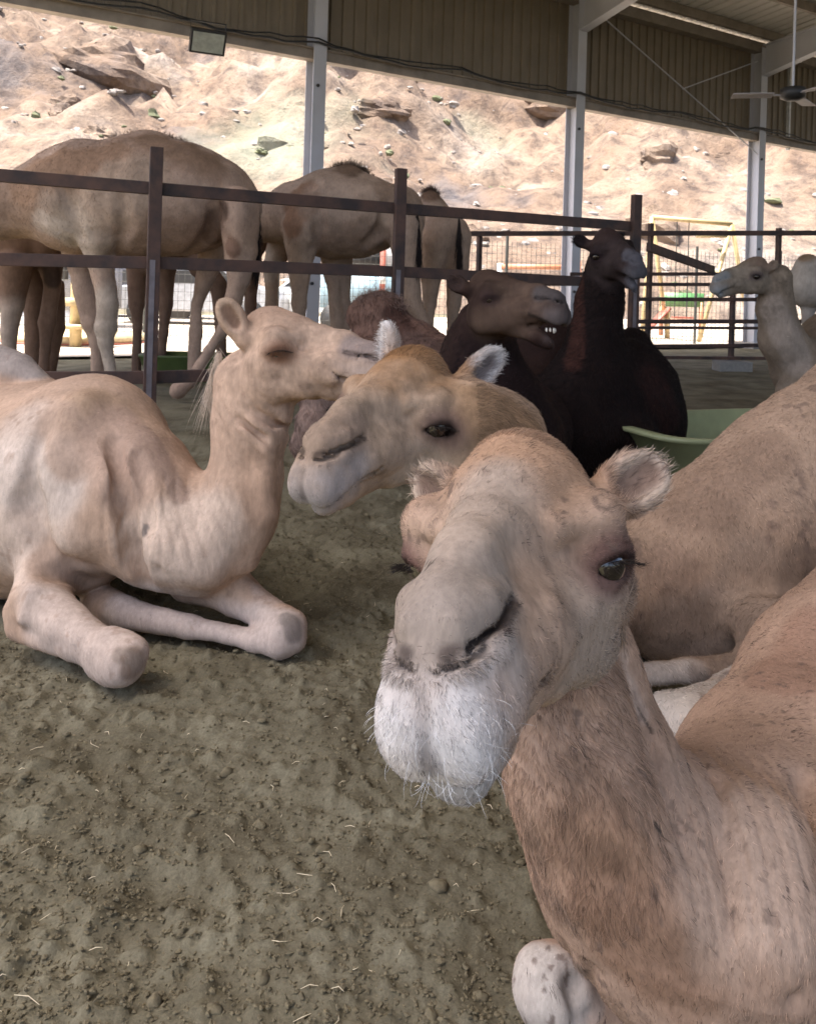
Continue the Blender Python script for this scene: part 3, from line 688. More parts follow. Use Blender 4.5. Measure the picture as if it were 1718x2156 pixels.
# ================================================================ the shed
ZB, ZE = 4.36, 6.35
shed = empty('open_shed', 'long open sided steel shed with ribbed metal upper wall and white columns', 'shed', loc=(0, 0, 0))
for k in range(-1, 6):
    t = 5.0 * k; m = MB(); R3 = np.stack([DIR, NRM, [0, 0, 1]], 1)
    m.box(Wp(t, .13, 3.1), (.20, .012, 6.2), R3); m.box(Wp(t, -.13, 3.1), (.20, .012, 6.2), R3); m.box(Wp(t, 0, 3.1), (.012, .248, 6.2), R3)
    o = m.build('column', M_STEEL, shed)
    m = MB(); m.box(Wp(t, 21.9, 4.0), (.22, .22, 8.0), R3); m.build('column', M_STEEL, shed)
    mb = MB(); mb.box(Wp(t, 0, .06), (.5, .5, .12), R3); mb.build('footing', M_CONC, o)
    for z in (3.9, 2.05, 1.05):
        bo = MB(); bo.tube([Wp(t - .03, .136, z), Wp(t - .03, .16, z)], .025, 8); bo.build('bolt', M_BLACK, o)
    # tapered rafter with its haunch
    rf = MB(); L1 = 22.0
    for (u0, u1, h0, h1) in ((.15, 2.6, .62, .34), (2.6, L1, .34, .30)):
        for uu in (0,):
            zt0, zt1 = ZE - .12 + u0 * .085, ZE - .12 + u1 * .085
            for off in (-.006, .006): pass
            k0 = len(rf.v)
            for du in ((u0, zt0, h0), (u1, zt1, h1)):
                for dt, zz in ((-.006, du[1]), (.006, du[1]), (.006, du[1] - du[2]), (-.006, du[1] - du[2])): rf.v.append(Wp(t + dt, du[0], zz))
            for f in ((0,1,2,3),(7,6,5,4),(0,4,5,1),(1,5,6,2),(2,6,7,3),(3,7,4,0)): rf.f.append([k0 + q for q in f])
            rf.bar(Wp(t, u0, zt0), Wp(t, u1, zt1), .2, .014); rf.bar(Wp(t, u0, zt0 - h0), Wp(t, u1, zt1 - h1), .2, .014)
    rf.build('rafter', M_STEEL, shed)
# corrugated wall sheets, 1 m wide each
def rib_profile(wd, pitch, rib, dep):
    pts = [0.0]; z = [0.0]; x = 0.0
    while x < wd - 1e-6:
        for a, b_ in ((x + pitch * .5 - rib * .5 - .012, 0), (x + pitch * .5 - rib * .5, dep), (x + pitch * .5 + rib * .5, dep), (x + pitch * .5 + rib * .5 + .012, 0)): pts.append(a); z.append(b_)
        x += pitch
    pts.append(wd); z.append(0); return pts, z
me_ws = None
for k in range(-8, 26):
    if me_ws is None:
        a_, z_ = rib_profile(1.0, .2, .05, .035); m = MB()
        for a, zz in zip(a_, z_): m.v += [np.array([a, -.16 + zz, ZB]), np.array([a, -.16 + zz, ZE + .05])]
        for i in range(len(a_) - 1): m.f.append([2*i, 2*i+2, 2*i+3, 2*i+1])
        m.v += [np.array([0, -.17, ZB]), np.array([1, -.17, ZB]), np.array([1, -.17, ZE + .05]), np.array([0, -.17, ZE + .05])]; n0 = len(m.v) - 4; m.f.append([n0, n0+3, n0+2, n0+1])
        o = m.build('wall_sheet', M_SHEET, shed); me_ws = o.data
    else: o = bpy.data.objects.new('wall_sheet', me_ws); COL.objects.link(o); o.parent = shed
    o.matrix_local = WM @ Matrix.Translation((k, 0, 0))
# roof sheets; unseen reach behind the camera and short left end shape the light
me_rs = None
for k in range(-8, 26):
    if me_rs is None:
        a_, z_ = rib_profile(1.0, .25, .05, .03); m = MB(); L1 = 22.3
        for lay in (0, .03):
            k0 = len(m.v)
            for a, zz in zip(a_, z_): m.v += [np.array([a, -.45, ZE + .12 + zz + lay - .038]), np.array([a, L1, ZE + .12 + zz + lay + L1 * .085])]
            for i in range(len(a_) - 1): m.f.append([k0 + q for q in ((2*i, 2*i+1, 2*i+3, 2*i+2) if lay else (2*i, 2*i+2, 2*i+3, 2*i+1))])
        o = m.build('roof_sheet', M_SHEETR, shed); me_rs = o.data
    else: o = bpy.data.objects.new('roof_sheet', me_rs); COL.objects.link(o); o.parent = shed
    o.matrix_local = WM @ Matrix.Translation((k, 0, 0))
for u in np.arange(.3, 22.2, 1.25):
    m = MB(); z = ZE + .02 + u * .085; m.bar(Wp(-8, u, z), Wp(26, u, z), .07, .17); m.build('purlin', M_BEAM, shed)
m = MB(); m.bar(Wp(-8, -.04, ZB + .02), Wp(26, -.04, ZB + .02), .16, .17); m.bar(Wp(-8, .06, ZB + .09), Wp(26, .06, ZB + .09), .05, .02); m.build('eave_girt', M_BEAM, shed)
m = MB(); m.bar(Wp(-8, -.04, ZE - .12), Wp(26, -.04, ZE - .12), .2, .2); m.build('wall_plate', M_BEAM, shed)
for a, b_ in ((Wp(5.2, .1, 6.1), Wp(9.9, .1, 4.0)), (Wp(9.8, .1, 5.9), Wp(7.6, .1, 5.0))):
    m = MB(); m.tube([a, b_], .012, 6); m.build('brace_rod', M_STEEL, shed)
rg = np.random.default_rng(4)
m = MB(); pts = []
for i in range(90):
    t = -7.8 + i * .25; s_ = abs((t % 2.5) / 2.5 - .5) * 2; pts.append(Wp(t, .17, ZB + .16 - .09 * (1 - s_ * s_) + rg.normal(0, .012)))
m.tube(pts, .016, 6); m.tube([p + np.array([0, 0, .045 + .03 * math.sin(i * .7)]) for i, p in enumerate(pts)], .012, 6); tag(m.build('power_cable', M_CABLE, None, True), 'black electric cable sagging along the lower edge of the ribbed wall', 'cable')
# opaque white upright strip on the wall to the right
m = MB(); m.bar(Wp(11.15, -.09, 6.2), Wp(11.15, -.09, 4.25), .07, .05); m.build('white_wall_strip', M_WHITE, shed)
# flood light
fl = empty('flood_light', 'rectangular flood lamp hanging from the lower edge of the ribbed wall', 'lamp')
c = P(438, 88, 10.6); Rf = look((.35, -.8, -.55), (0, 0, 1)); Rr = Rf
m = MB(); m.box(c, (.45, .08, .31), Rf); m.build('housing', M_BLACK, fl, bevel=.012)
m = MB(); m.box(c + Rf @ np.array([0, .037, 0]), (.39, .012, .25), Rf); m.build('glass', M_GLASS, fl)
m = MB(); m.tube([c + Rf @ np.array([-.22, 0, 0]), c + Rf @ np.array([-.22, -.1, .22]), c + Rf @ np.array([.22, -.1, .22]), c + Rf @ np.array([.22, 0, 0])], .012, 6); m.build('bracket', M_BLACK, fl)
# ceiling fan
fan = empty('ceiling_fan', 'grey ceiling fan hanging on a rod under the shed roof at the upper right', 'fan')
c = P(1668, 200, 9.0)
m = MB(); m.tube([c + [0, 0, .08], c + [0, 0, 2.9]], .014, 8); m.build('rod', M_STEEL, fan)
m = MB(); m.tube([c + [0, 0, .09], c + [0, 0, .07], c + [0, 0, -.03], c + [0, 0, -.06]], [.05, .13, .13, .06], 20); m.build('motor', M_BLACK, fan, True)
for a in (2.95, 5.05, 0.86):
    m = MB(); d = np.array([math.cos(a), math.sin(a), 0]); s_ = np.array([-d[1], d[0], .12]); s_ /= np.linalg.norm(s_)
    m.bar(c + d * .1, c + d * .22, .04, .012); m.bar(c + d * .2, c + d * .62, .15, .01, up=np.cross(s_, d)); m.build('blade', flat_mat('fan_blade', (.34, .31, .31), .5), fan)

# ================================================================ rusty rail fence in front of the standing camels
fence = empty('rail_fence', 'rusty brown square tube fence with three rails in front of the standing camels', 'fence')
posts = [(-230, 270, 5.2, 1.9), (322, 310, 5.63, 1.91), (837, 355, 6.4, 1.9), (1334, 410, 7.5, 1.92)]
PX = []
for px, py, d, h in posts:
    p = G(px, 900); p = EYE + (P(px, 610, d) - EYE); p = np.array([p[0], p[1], 0]); PX.append(p)
fd = np.array([.93, .36, 0]); Rp = np.stack([np.array([.93, .37, 0]), np.array([-.37, .93, 0]), [0, 0, 1]], 1)
for p, (px, py, d, h) in zip(PX, posts):
    top = 1 + ((610 + (px - CX) * .0297) - py) / F_PX * d
    m = MB(); m.box(p + [0, 0, top / 2], (.085, .06, top), Rp); o = m.build('post', M_RUST, fence, bevel=.004)
    if px > 300: m2 = MB(); m2.box(p + Rp @ np.array([-.008, -.0325, .0]) + [0, 0, .6], (.035, .003, 1.1), Rp); m2.build('worn_strip', M_WORN, o)
def zrow(px, py, d): return 1 + ((610 + (px - CX) * .0297) - py) / F_PX * d
rails = [[(-230, 349), (322, 396), (837, 438), (1334, 476)], [(-230, 540), (322, 553), (837, 572), (1334, 598)], [(-230, 800), (322, 796), (837, 778), (1334, 745)]]
for r_ in rails:
    for i in range(3):
        a = PX[i].copy(); b_ = PX[i + 1].copy(); a[2] = zrow(r_[i][0], r_[i][1], posts[i][2]); b_[2] = zrow(r_[i+1][0], r_[i+1][1], posts[i+1][2]); d_ = (b_ - a) / np.linalg.norm(b_ - a); off = np.array([.02, .055, 0])
        m = MB(); m.bar(a + off, b_ + off, .05, .085); m.build('rail', M_RUST, fence, bevel=.004)
# a far fence with wire mesh across the right
ff = empty('pen_fence', 'low brown pipe fence with many thin rails across the right side of the pen', 'fence')
def FF(px, py, d): return P(px, py, d)
d2 = 11.8
for px, top in ((1010, 490), (1370, 470), (1542, 620), (1639, 480), (1760, 478)):
    a = P(px, top, d2); m = MB(); m.bar([a[0], a[1], 0], a, .06, .06); m.build('post', M_RUST, ff)
for y0, y1, x0, x1, w in ((492, 490, 985, 2100, .07), (577, 577, 1200, 1960, .05), (598, 600, 1000, 1960, .05), (630, 632, 1340, 1960, .055), (677, 677, 1340, 1960, .06), (690, 692, 1340, 1960, .04), (729, 725, 1340, 1960, .05), (752, 758, 1340, 1960, .045)):
    m = MB(); m.bar(P(x0, y0, d2 - .05), P(x1, y1, d2 - .05), .05, w); m.build('rail', M_RUST, ff)
m = MB(); m.bar(P(1365, 520, 8.6), P(1500, 568, 10.5), .05, .09); m.build('gate_rail', M_RUST, ff)
m = MB()
for px, py, w, h in ((1540, 786, .45, .14),): m.box([*P(px, py, 11.6)[:2], h / 2], (w, .3, h))
tag(m.build('concrete_block', M_CONC), 'pale concrete footing block under a post of the far pipe fence', 'block')
# wire mesh fence further back (fine wire, joined)
wf = empty('wire_fence', 'tall fine wire mesh fence standing behind the camels outside the shed', 'fence')
m = MB(); dw = 15.5
for i in range(0, 190):
    x = -6.5 + i * .1; m.tube([[x, dw + (x) * .35, .02], [x, dw + x * .35, 2.0]], .0045, 3, False)
for z in np.arange(.1, 2.05, .15): m.tube([[-6.5, dw - 6.5 * .35, z], [12.5, dw + 12.5 * .35, z]], .0045, 3, False)
tag(m.build('wire_grid', M_MESH, wf), kind='stuff')
for i in range(10):
    x = -6.5 + i * 2.1; m = MB(); m.tube([[x, dw + x * .35, 0], [x, dw + x * .35, 2.1]], .03, 8); m.build('post', M_MESH, wf)

# ---------------------------------------------------------------- playground and clutter outside
sw = empty('swing_frame', 'yellow metal swing frame standing in the sunny yard', 'swing')
dS = 19.0
A1, B1 = P(1372, 457, dS), P(1540, 472, dS)
m = MB(); m.tube([A1, B1], .055, 10); m.build('top_bar', M_YEL, sw, True)
m = MB(); m.tube([P(1465, 497, dS - .3), P(1530, 497, dS - .3)], .04, 8); m.build('cross_bar', M_YEL, sw, True)
for a, px, py, dd_ in ((A1, 1350, 720, dS - .6), (A1, 1405, 715, dS + .8), (B1, 1470, 720, dS - .6), (B1, 1580, 715, dS + .8)):
    q = P(px, py, dd_); m = MB(); m.tube([a, [q[0], q[1], .03]], .05, 10); m.build('leg', M_YEL, sw, True)
for px in (1425, 1450): 
    m = MB(); a = P(px, 462, dS); m.tube([a, [a[0], a[1] , .55]], .012, 5); m.build('chain', M_MESH, sw)
m = MB(); m.box(P(1437, 650, dS)*np.array([1,1,0]) + [0,0,.55], (.45, .2, .04)); m.build('swing_seat', M_RED, sw)
def simple(name, label, cat, parts, group=None):
    r_ = empty(name, label, cat, group)
    for nm, mbx, mt in parts: mbx.build(nm, mt, r_, True)
    return r_
def base_at(px, d): p = P(px, 610, d); return np.array([p[0], p[1], 0.0])
p = base_at(1380, 19.5); simple('play_slide', 'red plastic slide lying low under the swing frame', 'slide', [('chute', MB().bar(p + [-.3, 0, .1], p + [.3, 0, .75], .45, .05), M_RED), ('ladder', MB().bar(p + [.3, 0, .03], p + [.3, 0, .75], .08, .08), M_YEL)])
p = base_at(1435, 21); simple('playground_bench', 'green and white play panel on orange legs behind the far fence', 'playground', [('board', MB().box(p + [0, 0, .95], (1.1, .06, .35)), flat_mat('green_panel', (.12, .3, .12), .5)), ('leg', MB().bar(p + [-.5, 0, .02], p + [-.5, 0, .9], .08), M_ORANGE), ('leg', MB().bar(p + [.5, 0, .02], p + [.5, 0, .9], .08), M_ORANGE), ('bench', MB().box(p + [0, -.3, .45], (1.3, .3, .05)), M_ORANGE)])
p = base_at(163, 12.0); simple('yellow_post', 'thick yellow post with a round collar in the sunny yard at the left', 'post', [('pole', MB().tube([p + [0, 0, .02], p + [0, 0, 1.75]], .085, 12), M_YEL), ('collar', MB().tube([p + [0, 0, .62], p + [0, 0, .74]], .2, 14), M_YEL), ('ledge', MB().box(p + [0, 0, .33], (.9, .35, .07)), M_YEL)])
p = base_at(160, 13.2); simple('round_platform', 'low round pale yellow platform behind the yellow post', 'platform', [('deck', MB().tube([p + [0, 0, .06], p + [0, 0, .16]], 1.1, 28), flat_mat('cream_paint', (.72, .6, .36), .6)), ('rim', MB().tube([p + [0, 0, .04], p + [0, 0, .06]], 1.14, 28), M_RED)])
p = base_at(122, 17.5); simple('play_house', 'small grey play house with a dark window beyond the left fence', 'playhouse', [('wall', MB().box(p + [.2, 0, 1.0], (1.9, 1.2, 1.2)), flat_mat('grey_panel', (.30, .30, .31), .7, 0, .3, 30)), ('gable', MB().box(p + [.35, 0, 1.75], (1.3, 1.1, .45)), flat_mat('cream_wall', (.6, .55, .4), .7)), ('window', MB().box(p + [.33, -.62, 1.25], (.26, .06, .5)), M_BLACK), ('base', MB().box(p + [.2, 0, .22], (1.8, 1.1, .42)), M_WHITE)])
p = base_at(775, 18); simple('blue_van', 'blue and white van parked in the yard seen between the camel legs', 'van', [('body', MB().box(p + [0, 0, .95], (1.9, 1.6, .75)), M_BLUE), ('cabin', MB().box(p + [-.2, 0, 1.6], (1.4, 1.5, .55)), M_WHITE), ('window', MB().box(p + [-.2, -.77, 1.6], (1.1, .03, .35)), M_BLACK)] + [('wheel', MB().tube([p + [x, -.82, .35], p + [x, -.6, .35]], .34, 18), M_BLACK) for x in (-.6, .6)])
p = base_at(805, 16.5); simple('red_pole', 'slim red and white pole in front of the blue van', 'pole', [('shaft', MB().tube([p + [0, 0, .02], p + [0, 0, 2.3]], .06, 10), M_RED), ('band', MB().tube([p + [0, 0, 1.1], p + [0, 0, 1.3]], .065, 10), M_WHITE)])
p = base_at(1130, 20); simple('orange_rail', 'orange barrier rail in the yard left of the middle column', 'barrier', [('bar', MB().bar(p + [-.9, 0, 1.62], p + [.95, 0, 1.66], .1, .12), M_ORANGE), ('post', MB().bar(p + [.95, 0, .02], p + [.95, 0, 1.8], .14, .14), M_ORANGE), ('post', MB().bar(p + [-.9, 0, .02], p + [-.9, 0, 1.7], .1, .1), M_WHITE)])
def car(px, d, label, mt, s_=1.0):
    p = base_at(px, d); r_ = empty('parked_car', label, 'car', 'cars parked in the yard'); V = []; prof = [(-1, .3), (-1, .62), (-.92, .78), (-.55, .84), (-.32, 1.18), (.32, 1.2), (.62, .86), (.95, .76), (1.0, .6), (1.0, .3)]
    m = MB(); 
    for yy, wv in ((-.78, 1), (.78, 1)):
        for x, z in prof: m.v.append(p + np.array([x * 2.0 * s_, yy, z * 1.15]))
    n = len(prof)
    for i in range(n): m.f.append([i, (i + 1) % n, n + (i + 1) % n, n + i])
    m.f.append(list(range(n))[::-1]); m.f.append([n + i for i in range(n)]); m.build('body', mt, r_, bevel=.04)
    m = MB()
    for sgn in (-1,): m.v = [p + np.array([x * 2.0 * s_, -.785, z * 1.15]) for x, z in ((-.5, .86), (-.3, 1.12), (.3, 1.14), (.52, .88))]; m.f = [[0, 1, 2, 3]]
    m.build('window', M_BLACK, r_)
    for x in (-1.25, 1.25): w_ = MB(); w_.tube([p + np.array([x * s_, -.82, .33]), p + np.array([x * s_, -.6, .33])], .33, 18); w_.build('wheel', M_BLACK, r_, True)
car(690, 21, 'light coloured car parked beyond the fence, framed by the legs of the smaller standing camel', M_WHITE); car(430, 20, 'silver car parked beyond the fence, seen under the belly of the tallest camel', flat_mat('silver_paint', (.45, .46, .48), .3, .3)); car(300, 23, 'dark car parked furthest out in the yard, left of the silver one', flat_mat('dark_paint', (.06, .06, .07), .3))
# troughs
def trough(px, py, d, lx, ly, h, mt, label, rotz):
    r_ = empty('feed_trough', label, 'trough', 'green feed troughs'); p = G(px, py); c_, s_ = math.cos(rotz), math.sin(rotz); R3 = np.array([[c_, -s_, 0], [s_, c_, 0], [0, 0, 1]])
    m = MB(); N_ = 28; rings = [(.86, .0), (1.0, h), (1.03, h + .01), (1.03, h + .03), (.97, h + .03), (.84, .05)]
    for sc, z in rings:
        for j in range(N_):
            a = 2 * math.pi * j / N_; x = np.sign(math.cos(a)) * abs(math.cos(a)) ** .35 * lx / 2 * sc; y = np.sign(math.sin(a)) * abs(math.sin(a)) ** .35 * ly / 2 * sc; m.v.append(p + R3 @ np.array([x, y, z]))
    for i in range(len(rings) - 1):
        for j in range(N_): m.f.append([i*N_+j, i*N_+(j+1)%N_, (i+1)*N_+(j+1)%N_, (i+1)*N_+j])
    m.f.append([(len(rings)-1)*N_ + j for j in range(N_)]); m.build('basin', mt, r_, True)
trough(405, 800, 8.6, 1.0, .6, .24, M_GREEN, 'dark green feed trough behind the rail fence', .1)
trough(1650, 1010, 4.6, 2.1, .9, .30, M_LGREEN, 'pale green feed trough beside the black camel', .35)
# ---- the near camel
HM = dict(eyeL=(1275,1183,2), eyeR=(840,1165,1), crown=(1140,920,1), nostrilL=(1030,1285,2), nostrilLf=(890,1380,1.5), nose=(905,1250,1), browL=(1305,1100,1), cleft=(858,1440,1.5), chin=(945,1680,2), lipL=(985,1560,.5), jawL=(1280,1390,.7), cornerL=(1105,1400,.7), earL=(1310,1060,1), earR=(935,1045,1))
HA = fit_pose(HM, look((-.3,-.8,-.5),(0,-.4,.9)), P(1065,1165,1.0), 1.0, verbose='hero')
HA = Pose(np.array([[math.cos(.04), -math.sin(.04), 0], [math.sin(.04), math.cos(.04), 0], [0, 0, 1]]) @ HA.R, HA.t + np.array([.003, 0, 0]), .985)
specA = [
 ([(1145,1180,1.06,122),(1185,1360,1.07,114),(1212,1500,1.06,124),(1262,1660,1.03,152),(1345,1830,1.02,190),(1500,1890,1.04,232),(1600,1850,1.12,262),(1720,1740,1.3,290),(1900,1600,1.6,340)], .07),
 ([(1130,1500,.98,62),(1170,1640,.96,70),(1250,1790,.96,100)], .06),          # throat and windpipe
 ([(1480,1930,1.0,190),(1470,1980,1.0,150)], .08),
 ([(1150,2075,1.1,72),(1185,2085,1.1,70),(1330,2130,1.12,62),(1560,2150,1.2,80)], .02),     # folded foreleg with knee pad
 ([(1165,2120,1.11,62),(1400,2190,1.15,55)], .02),
 ([(1135,2030,1.1,34),(1190,2025,1.1,36)], .02), ([(1128,2110,1.09,32),(1150,2150,1.09,36)], .015),
 ([(1640,1950,1.1,60),(1600,2120,1.05,60)], .04),
 ([(1665,1720,1.26,100),(1800,1450,1.5,180),(1980,1330,1.75,260)], .1),
]
A = mk('large tan camel closest to the camera, white bristly muzzle, facing forward with neck curved down', None, specA, .0033, (.37, .245, .17), Hs=[HA], mat=coat_mat('near_camel_coat', bump=.3, fscale=130, speck=.55))
oA = dict(es=1.05, eye=.7, earR=(.85, -.25, .5), earRf=(.3, .8, -.1), earL=(-.85, -.35, .5), earLf=(-.15, .9, .1), earlen=.82)
run(A, specA); A.head(HA, oA, dict(face=(.36,.255,.185), crown=(.36,.225,.14), cheek=(.34,.265,.205), bridge=(.34,.265,.205), muzzle=(.56,.55,.54), nose=(.26,.21,.17), chin=(.33,.31,.29), slit=(.03,.02,.018), ring=(.11,.06,.05), ear=(.50,.40,.31), earin=(.15,.095,.07)))
A.crease([(1520,1650,10),(1535,1800,12),(1540,1950,10)], .006, .03); A.crease([(1330,1420,8),(1380,1600,10),(1440,1800,12)], .005, .03); A.crease([(1690,1650,14),(1700,1850,16),(1660,2080,14)], .016, .03)
A.crease([(1192,1995,7),(1204,2080,9),(1214,2150,8)], .008, .02); A.crease([(1245,2040,6),(1240,2140,6)], .006, .02)
A.lump([(1250,1480,30),(1300,1700,40),(1400,1900,50)], .006, .05); A.lump([(1600,1750,60),(1620,1950,60)], .008, .06)
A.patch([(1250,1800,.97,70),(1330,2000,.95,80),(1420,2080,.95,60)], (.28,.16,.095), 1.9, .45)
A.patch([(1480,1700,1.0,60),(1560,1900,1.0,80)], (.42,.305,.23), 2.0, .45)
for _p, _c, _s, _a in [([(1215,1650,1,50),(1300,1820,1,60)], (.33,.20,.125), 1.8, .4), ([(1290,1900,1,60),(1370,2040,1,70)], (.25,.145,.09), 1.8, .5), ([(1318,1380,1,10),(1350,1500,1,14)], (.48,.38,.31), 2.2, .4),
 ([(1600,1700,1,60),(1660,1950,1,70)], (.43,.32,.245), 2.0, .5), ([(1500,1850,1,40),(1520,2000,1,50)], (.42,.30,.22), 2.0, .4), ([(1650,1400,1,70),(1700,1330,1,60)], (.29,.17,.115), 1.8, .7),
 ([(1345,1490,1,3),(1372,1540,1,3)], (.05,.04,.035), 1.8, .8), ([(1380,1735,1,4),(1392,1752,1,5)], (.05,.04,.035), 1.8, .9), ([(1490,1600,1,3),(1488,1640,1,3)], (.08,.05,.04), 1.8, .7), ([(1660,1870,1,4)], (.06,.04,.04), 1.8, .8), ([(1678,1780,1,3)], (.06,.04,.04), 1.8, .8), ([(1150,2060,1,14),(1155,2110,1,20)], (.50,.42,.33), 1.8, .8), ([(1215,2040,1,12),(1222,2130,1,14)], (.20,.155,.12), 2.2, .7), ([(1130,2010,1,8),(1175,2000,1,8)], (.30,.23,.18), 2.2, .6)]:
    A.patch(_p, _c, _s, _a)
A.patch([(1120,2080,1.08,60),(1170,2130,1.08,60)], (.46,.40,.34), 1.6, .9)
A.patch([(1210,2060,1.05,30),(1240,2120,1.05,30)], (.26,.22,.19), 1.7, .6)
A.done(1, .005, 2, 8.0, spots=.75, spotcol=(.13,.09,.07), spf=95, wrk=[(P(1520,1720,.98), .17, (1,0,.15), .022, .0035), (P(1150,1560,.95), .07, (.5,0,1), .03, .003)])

kA = flow_from(head_flow(HA) + [(P(1150,1500,1.0),(0,-.1,-1)),(P(1280,1700,.9),(.2,0,-1)),(P(1350,1450,1.0),(.3,0,-1)),(P(1300,1950,.9),(.3,.1,-1)),(P(1500,1750,.95),(.15,0,-1)),(P(1650,1600,1.1),(.5,.3,-.7)),(P(1700,1950,1.),(.2,.1,-1)),(P(1140,2070,1.05),(0,0,-1))])
def lenA(p):
    X = HA.inv(p); l = np.full(len(p), .010)
    d = dist(X, (0, .06, 0), (1, 2, 1)); 
    l = np.where((dist(X, (0,.08,0),(.12,.22,.15)) < 1), .0075, l)
    l = np.where(dist(X, (0,.2,.0),(.08,.12,.06)) < 1, .0055, l)
    l = np.where(dist(X, (0,.27,-.11),(.08,.08,.06)) < 1, .008, l)
    l = np.where(np.minimum(dist(X, (-.15,-.13,.09)), dist(X, (.15,-.13,.09))) < .09, .017, l)
    l = np.where(dist(X, (0,-.09,.12),(1,1,.6)) < .08, .015, l)
    l = np.where(dist(X, (-.11,-.06,-.04)) < .05, .03, l)
    l = np.where(dist(p, P(1165,2085,1.08)) < .1, .006, l)
    th = np.minimum(segdist(p, P(1110,1480,.98), P(1180,1760,.9)), 9); l = np.where(th < .12, .02, l)
    return l
if FUR:
    fur('fur', A.root, A.v, A.q, A.C, kA, int(190000 * FUR), lenA, M_FUR, width=.00027, lift=.2, seed=2, cjit=.3)
    inH = lambda c: (dist(HA.inv(c), (0,.08,0),(.16,.30,.2)) < 1).astype(float)
    fur('face_fur', A.root, A.v, A.q, A.C, kA, int(110000 * FUR), lambda p: lenA(p) * .9, M_FUR, width=.00024, lift=.18, seed=3, cjit=.3, keep=inH)
    wh = lambda c: (dist(HA.inv(c), (0,.275,-.11),(.075,.06,.05)) < 1).astype(float)
    fur('whiskers', A.root, A.v, A.q, A.C * 0 + .75, kA, 110, .013, M_FUR, width=.00011, lift=1.3, seed=4, keep=wh, jit=.3, curl=.3)
    lashes(A, HA, 1.05, 70, .016)
    Xd = lambda c: HA.inv(c)
    def dm(c):
        x = Xd(c); nzz = fbm(c * 30, 2); w = np.zeros(len(c)); ax_ = np.abs(x[:, 0])
        w += .55 * (dist(x, (0,.285,-.075), (.05,.06,.045)) < 1); w += .3 * (dist(x, (0,.235,-.06), (.1,.06,.05)) < 1) * (nzz > .0)
        xa = x.copy(); xa[:, 0] = ax_; w += 1.1 * (dist(xa, (.1,.06,-.02), (.05,.07,.05)) < 1) * (nzz > .08); w += .8 * (dist(xa, (.06,.03,.07), (.06,.06,.04)) < 1) * (nzz > .1)
        w += .5 * (dist(x, (0,-.05,.12), (.09,.08,.05)) < 1) * (nzz > .2)
        return w
    fur('dark_bristles', A.root, A.v, A.q, A.C * 0 + np.array([.07,.055,.05]), kA, int(7000 * FUR), .006, M_FUR, width=.00019, lift=.18, seed=6, cjit=.3, dens=dm, jit=.12)
    dn = lambda c: (fbm(c * np.array([60, 60, 25]), 2) > .45).astype(float)
    fur('dark_flecks', A.root, A.v, A.q, A.C * 0 + np.array([.05,.035,.03]), kA, int(7000 * FUR), .012, M_FUR, width=.00028, lift=.15, seed=7, cjit=.3, dens=dn, jit=.1)
LYING = 'camels lying in the pen'; STANDING = 'camels standing behind the rail fence'
# ---- the young camel lying on the left, in profile
HB = fit_pose(dict(eyeR=(603,747,2), crown=(585,646,2), nose=(775,712,2), tip=(826,757,2), nostrilR=(760,745,.5), earR=(492,690,1.5), jawR=(565,868,1.5), lipb=(770,815,1), browR=(612,702,1), bridge=(690,690,2)),
              look((1,-.05,0),(0,0,1)), P(600,747,2.35), .98, depth=2.35, verbose='left')
specB = [
 ([(520,800,2.4,66),(522,900,2.4,66),(518,1000,2.38,70),(492,1085,2.36,86),(428,1144,2.36,98),(350,1110,2.38,114),(270,1040,2.42,140),(200,990,2.5,170)], .06),
 ([(205,905,2.55,108),(150,1010,2.6,205),(60,1030,2.7,205),(-60,1030,2.9,225),(-220,1010,3.2,235)], .08),
 ([(100,1100,2.55,140),(150,1130,2.45,110)], .08),
 ([(-20,757,2.85,40),(40,778,2.82,28),(100,828,2.78,26)], .03), ([(0,800,2.85,50),(0,900,2.85,120)], .06),
 ([(240,900,2.75,80),(330,1000,2.75,72),(380,1080,2.7,60)], .04),                # far shoulder
 ([(115,1180,2.36,80),(82,1262,2.25,58),(140,1318,2.16,44),(208,1356,2.09,32)], .02),   # near forearm
 ([(232,1368,2.06,44),(258,1392,2.03,47)], .02), ([(285,1368,2.04,24),(262,1355,2.05,22)], .02), ([(215,1392,2.07,30),(240,1408,2.05,32)], .02), ([(40,1290,2.24,34),(36,1318,2.22,26)], .02),
 ([(48,1330,2.22,26),(150,1362,2.12,22),(230,1385,2.08,32)], .015),
 ([(430,1190,2.45,84),(500,1250,2.36,46),(570,1296,2.29,34),(603,1322,2.24,42)], .02), ([(618,1345,2.23,26),(590,1356,2.22,26)], .015), ([(600,1300,2.27,24),(625,1312,2.25,20)], .015),  # far forearm
 ([(205,1262,2.46,34),(262,1290,2.35,27),(400,1320,2.29,25),(535,1348,2.24,22),(585,1345,2.23,36)], .02),
 ([(205,1285,2.4,34),(240,1330,2.4,30)], .02),
 ([(560,830,2.38,62),(545,900,2.36,62)], .05),
 ([(262,930,2.22,9),(272,1080,2.19,11),(290,1190,2.24,8)], .05, True),
 ([(150,900,2.28,8),(120,1060,2.28,8),(150,1190,2.28,8)], .06, True),
]
B = mk('young pale tan camel lying on the left in profile, half closed eye', LYING, specB, .0065, (.42,.29,.205), Hs=[HB], mat=M_COAT)
oB = dict(eye=.0, es=1.3, earR=(.4,-.3,.85), earRf=(.9,.35,.2), earL=(-.5,-.3,.8), earlen=1.05)
run(B, specB); B.head(HB, oB, dict(face=(.44,.305,.215), crown=(.38,.25,.17), muzzle=(.38,.30,.25), nose=(.26,.20,.17), slit=(.08,.055,.045), ring=(.17,.085,.05), ear=(.40,.28,.19), earin=(.20,.12,.08)))
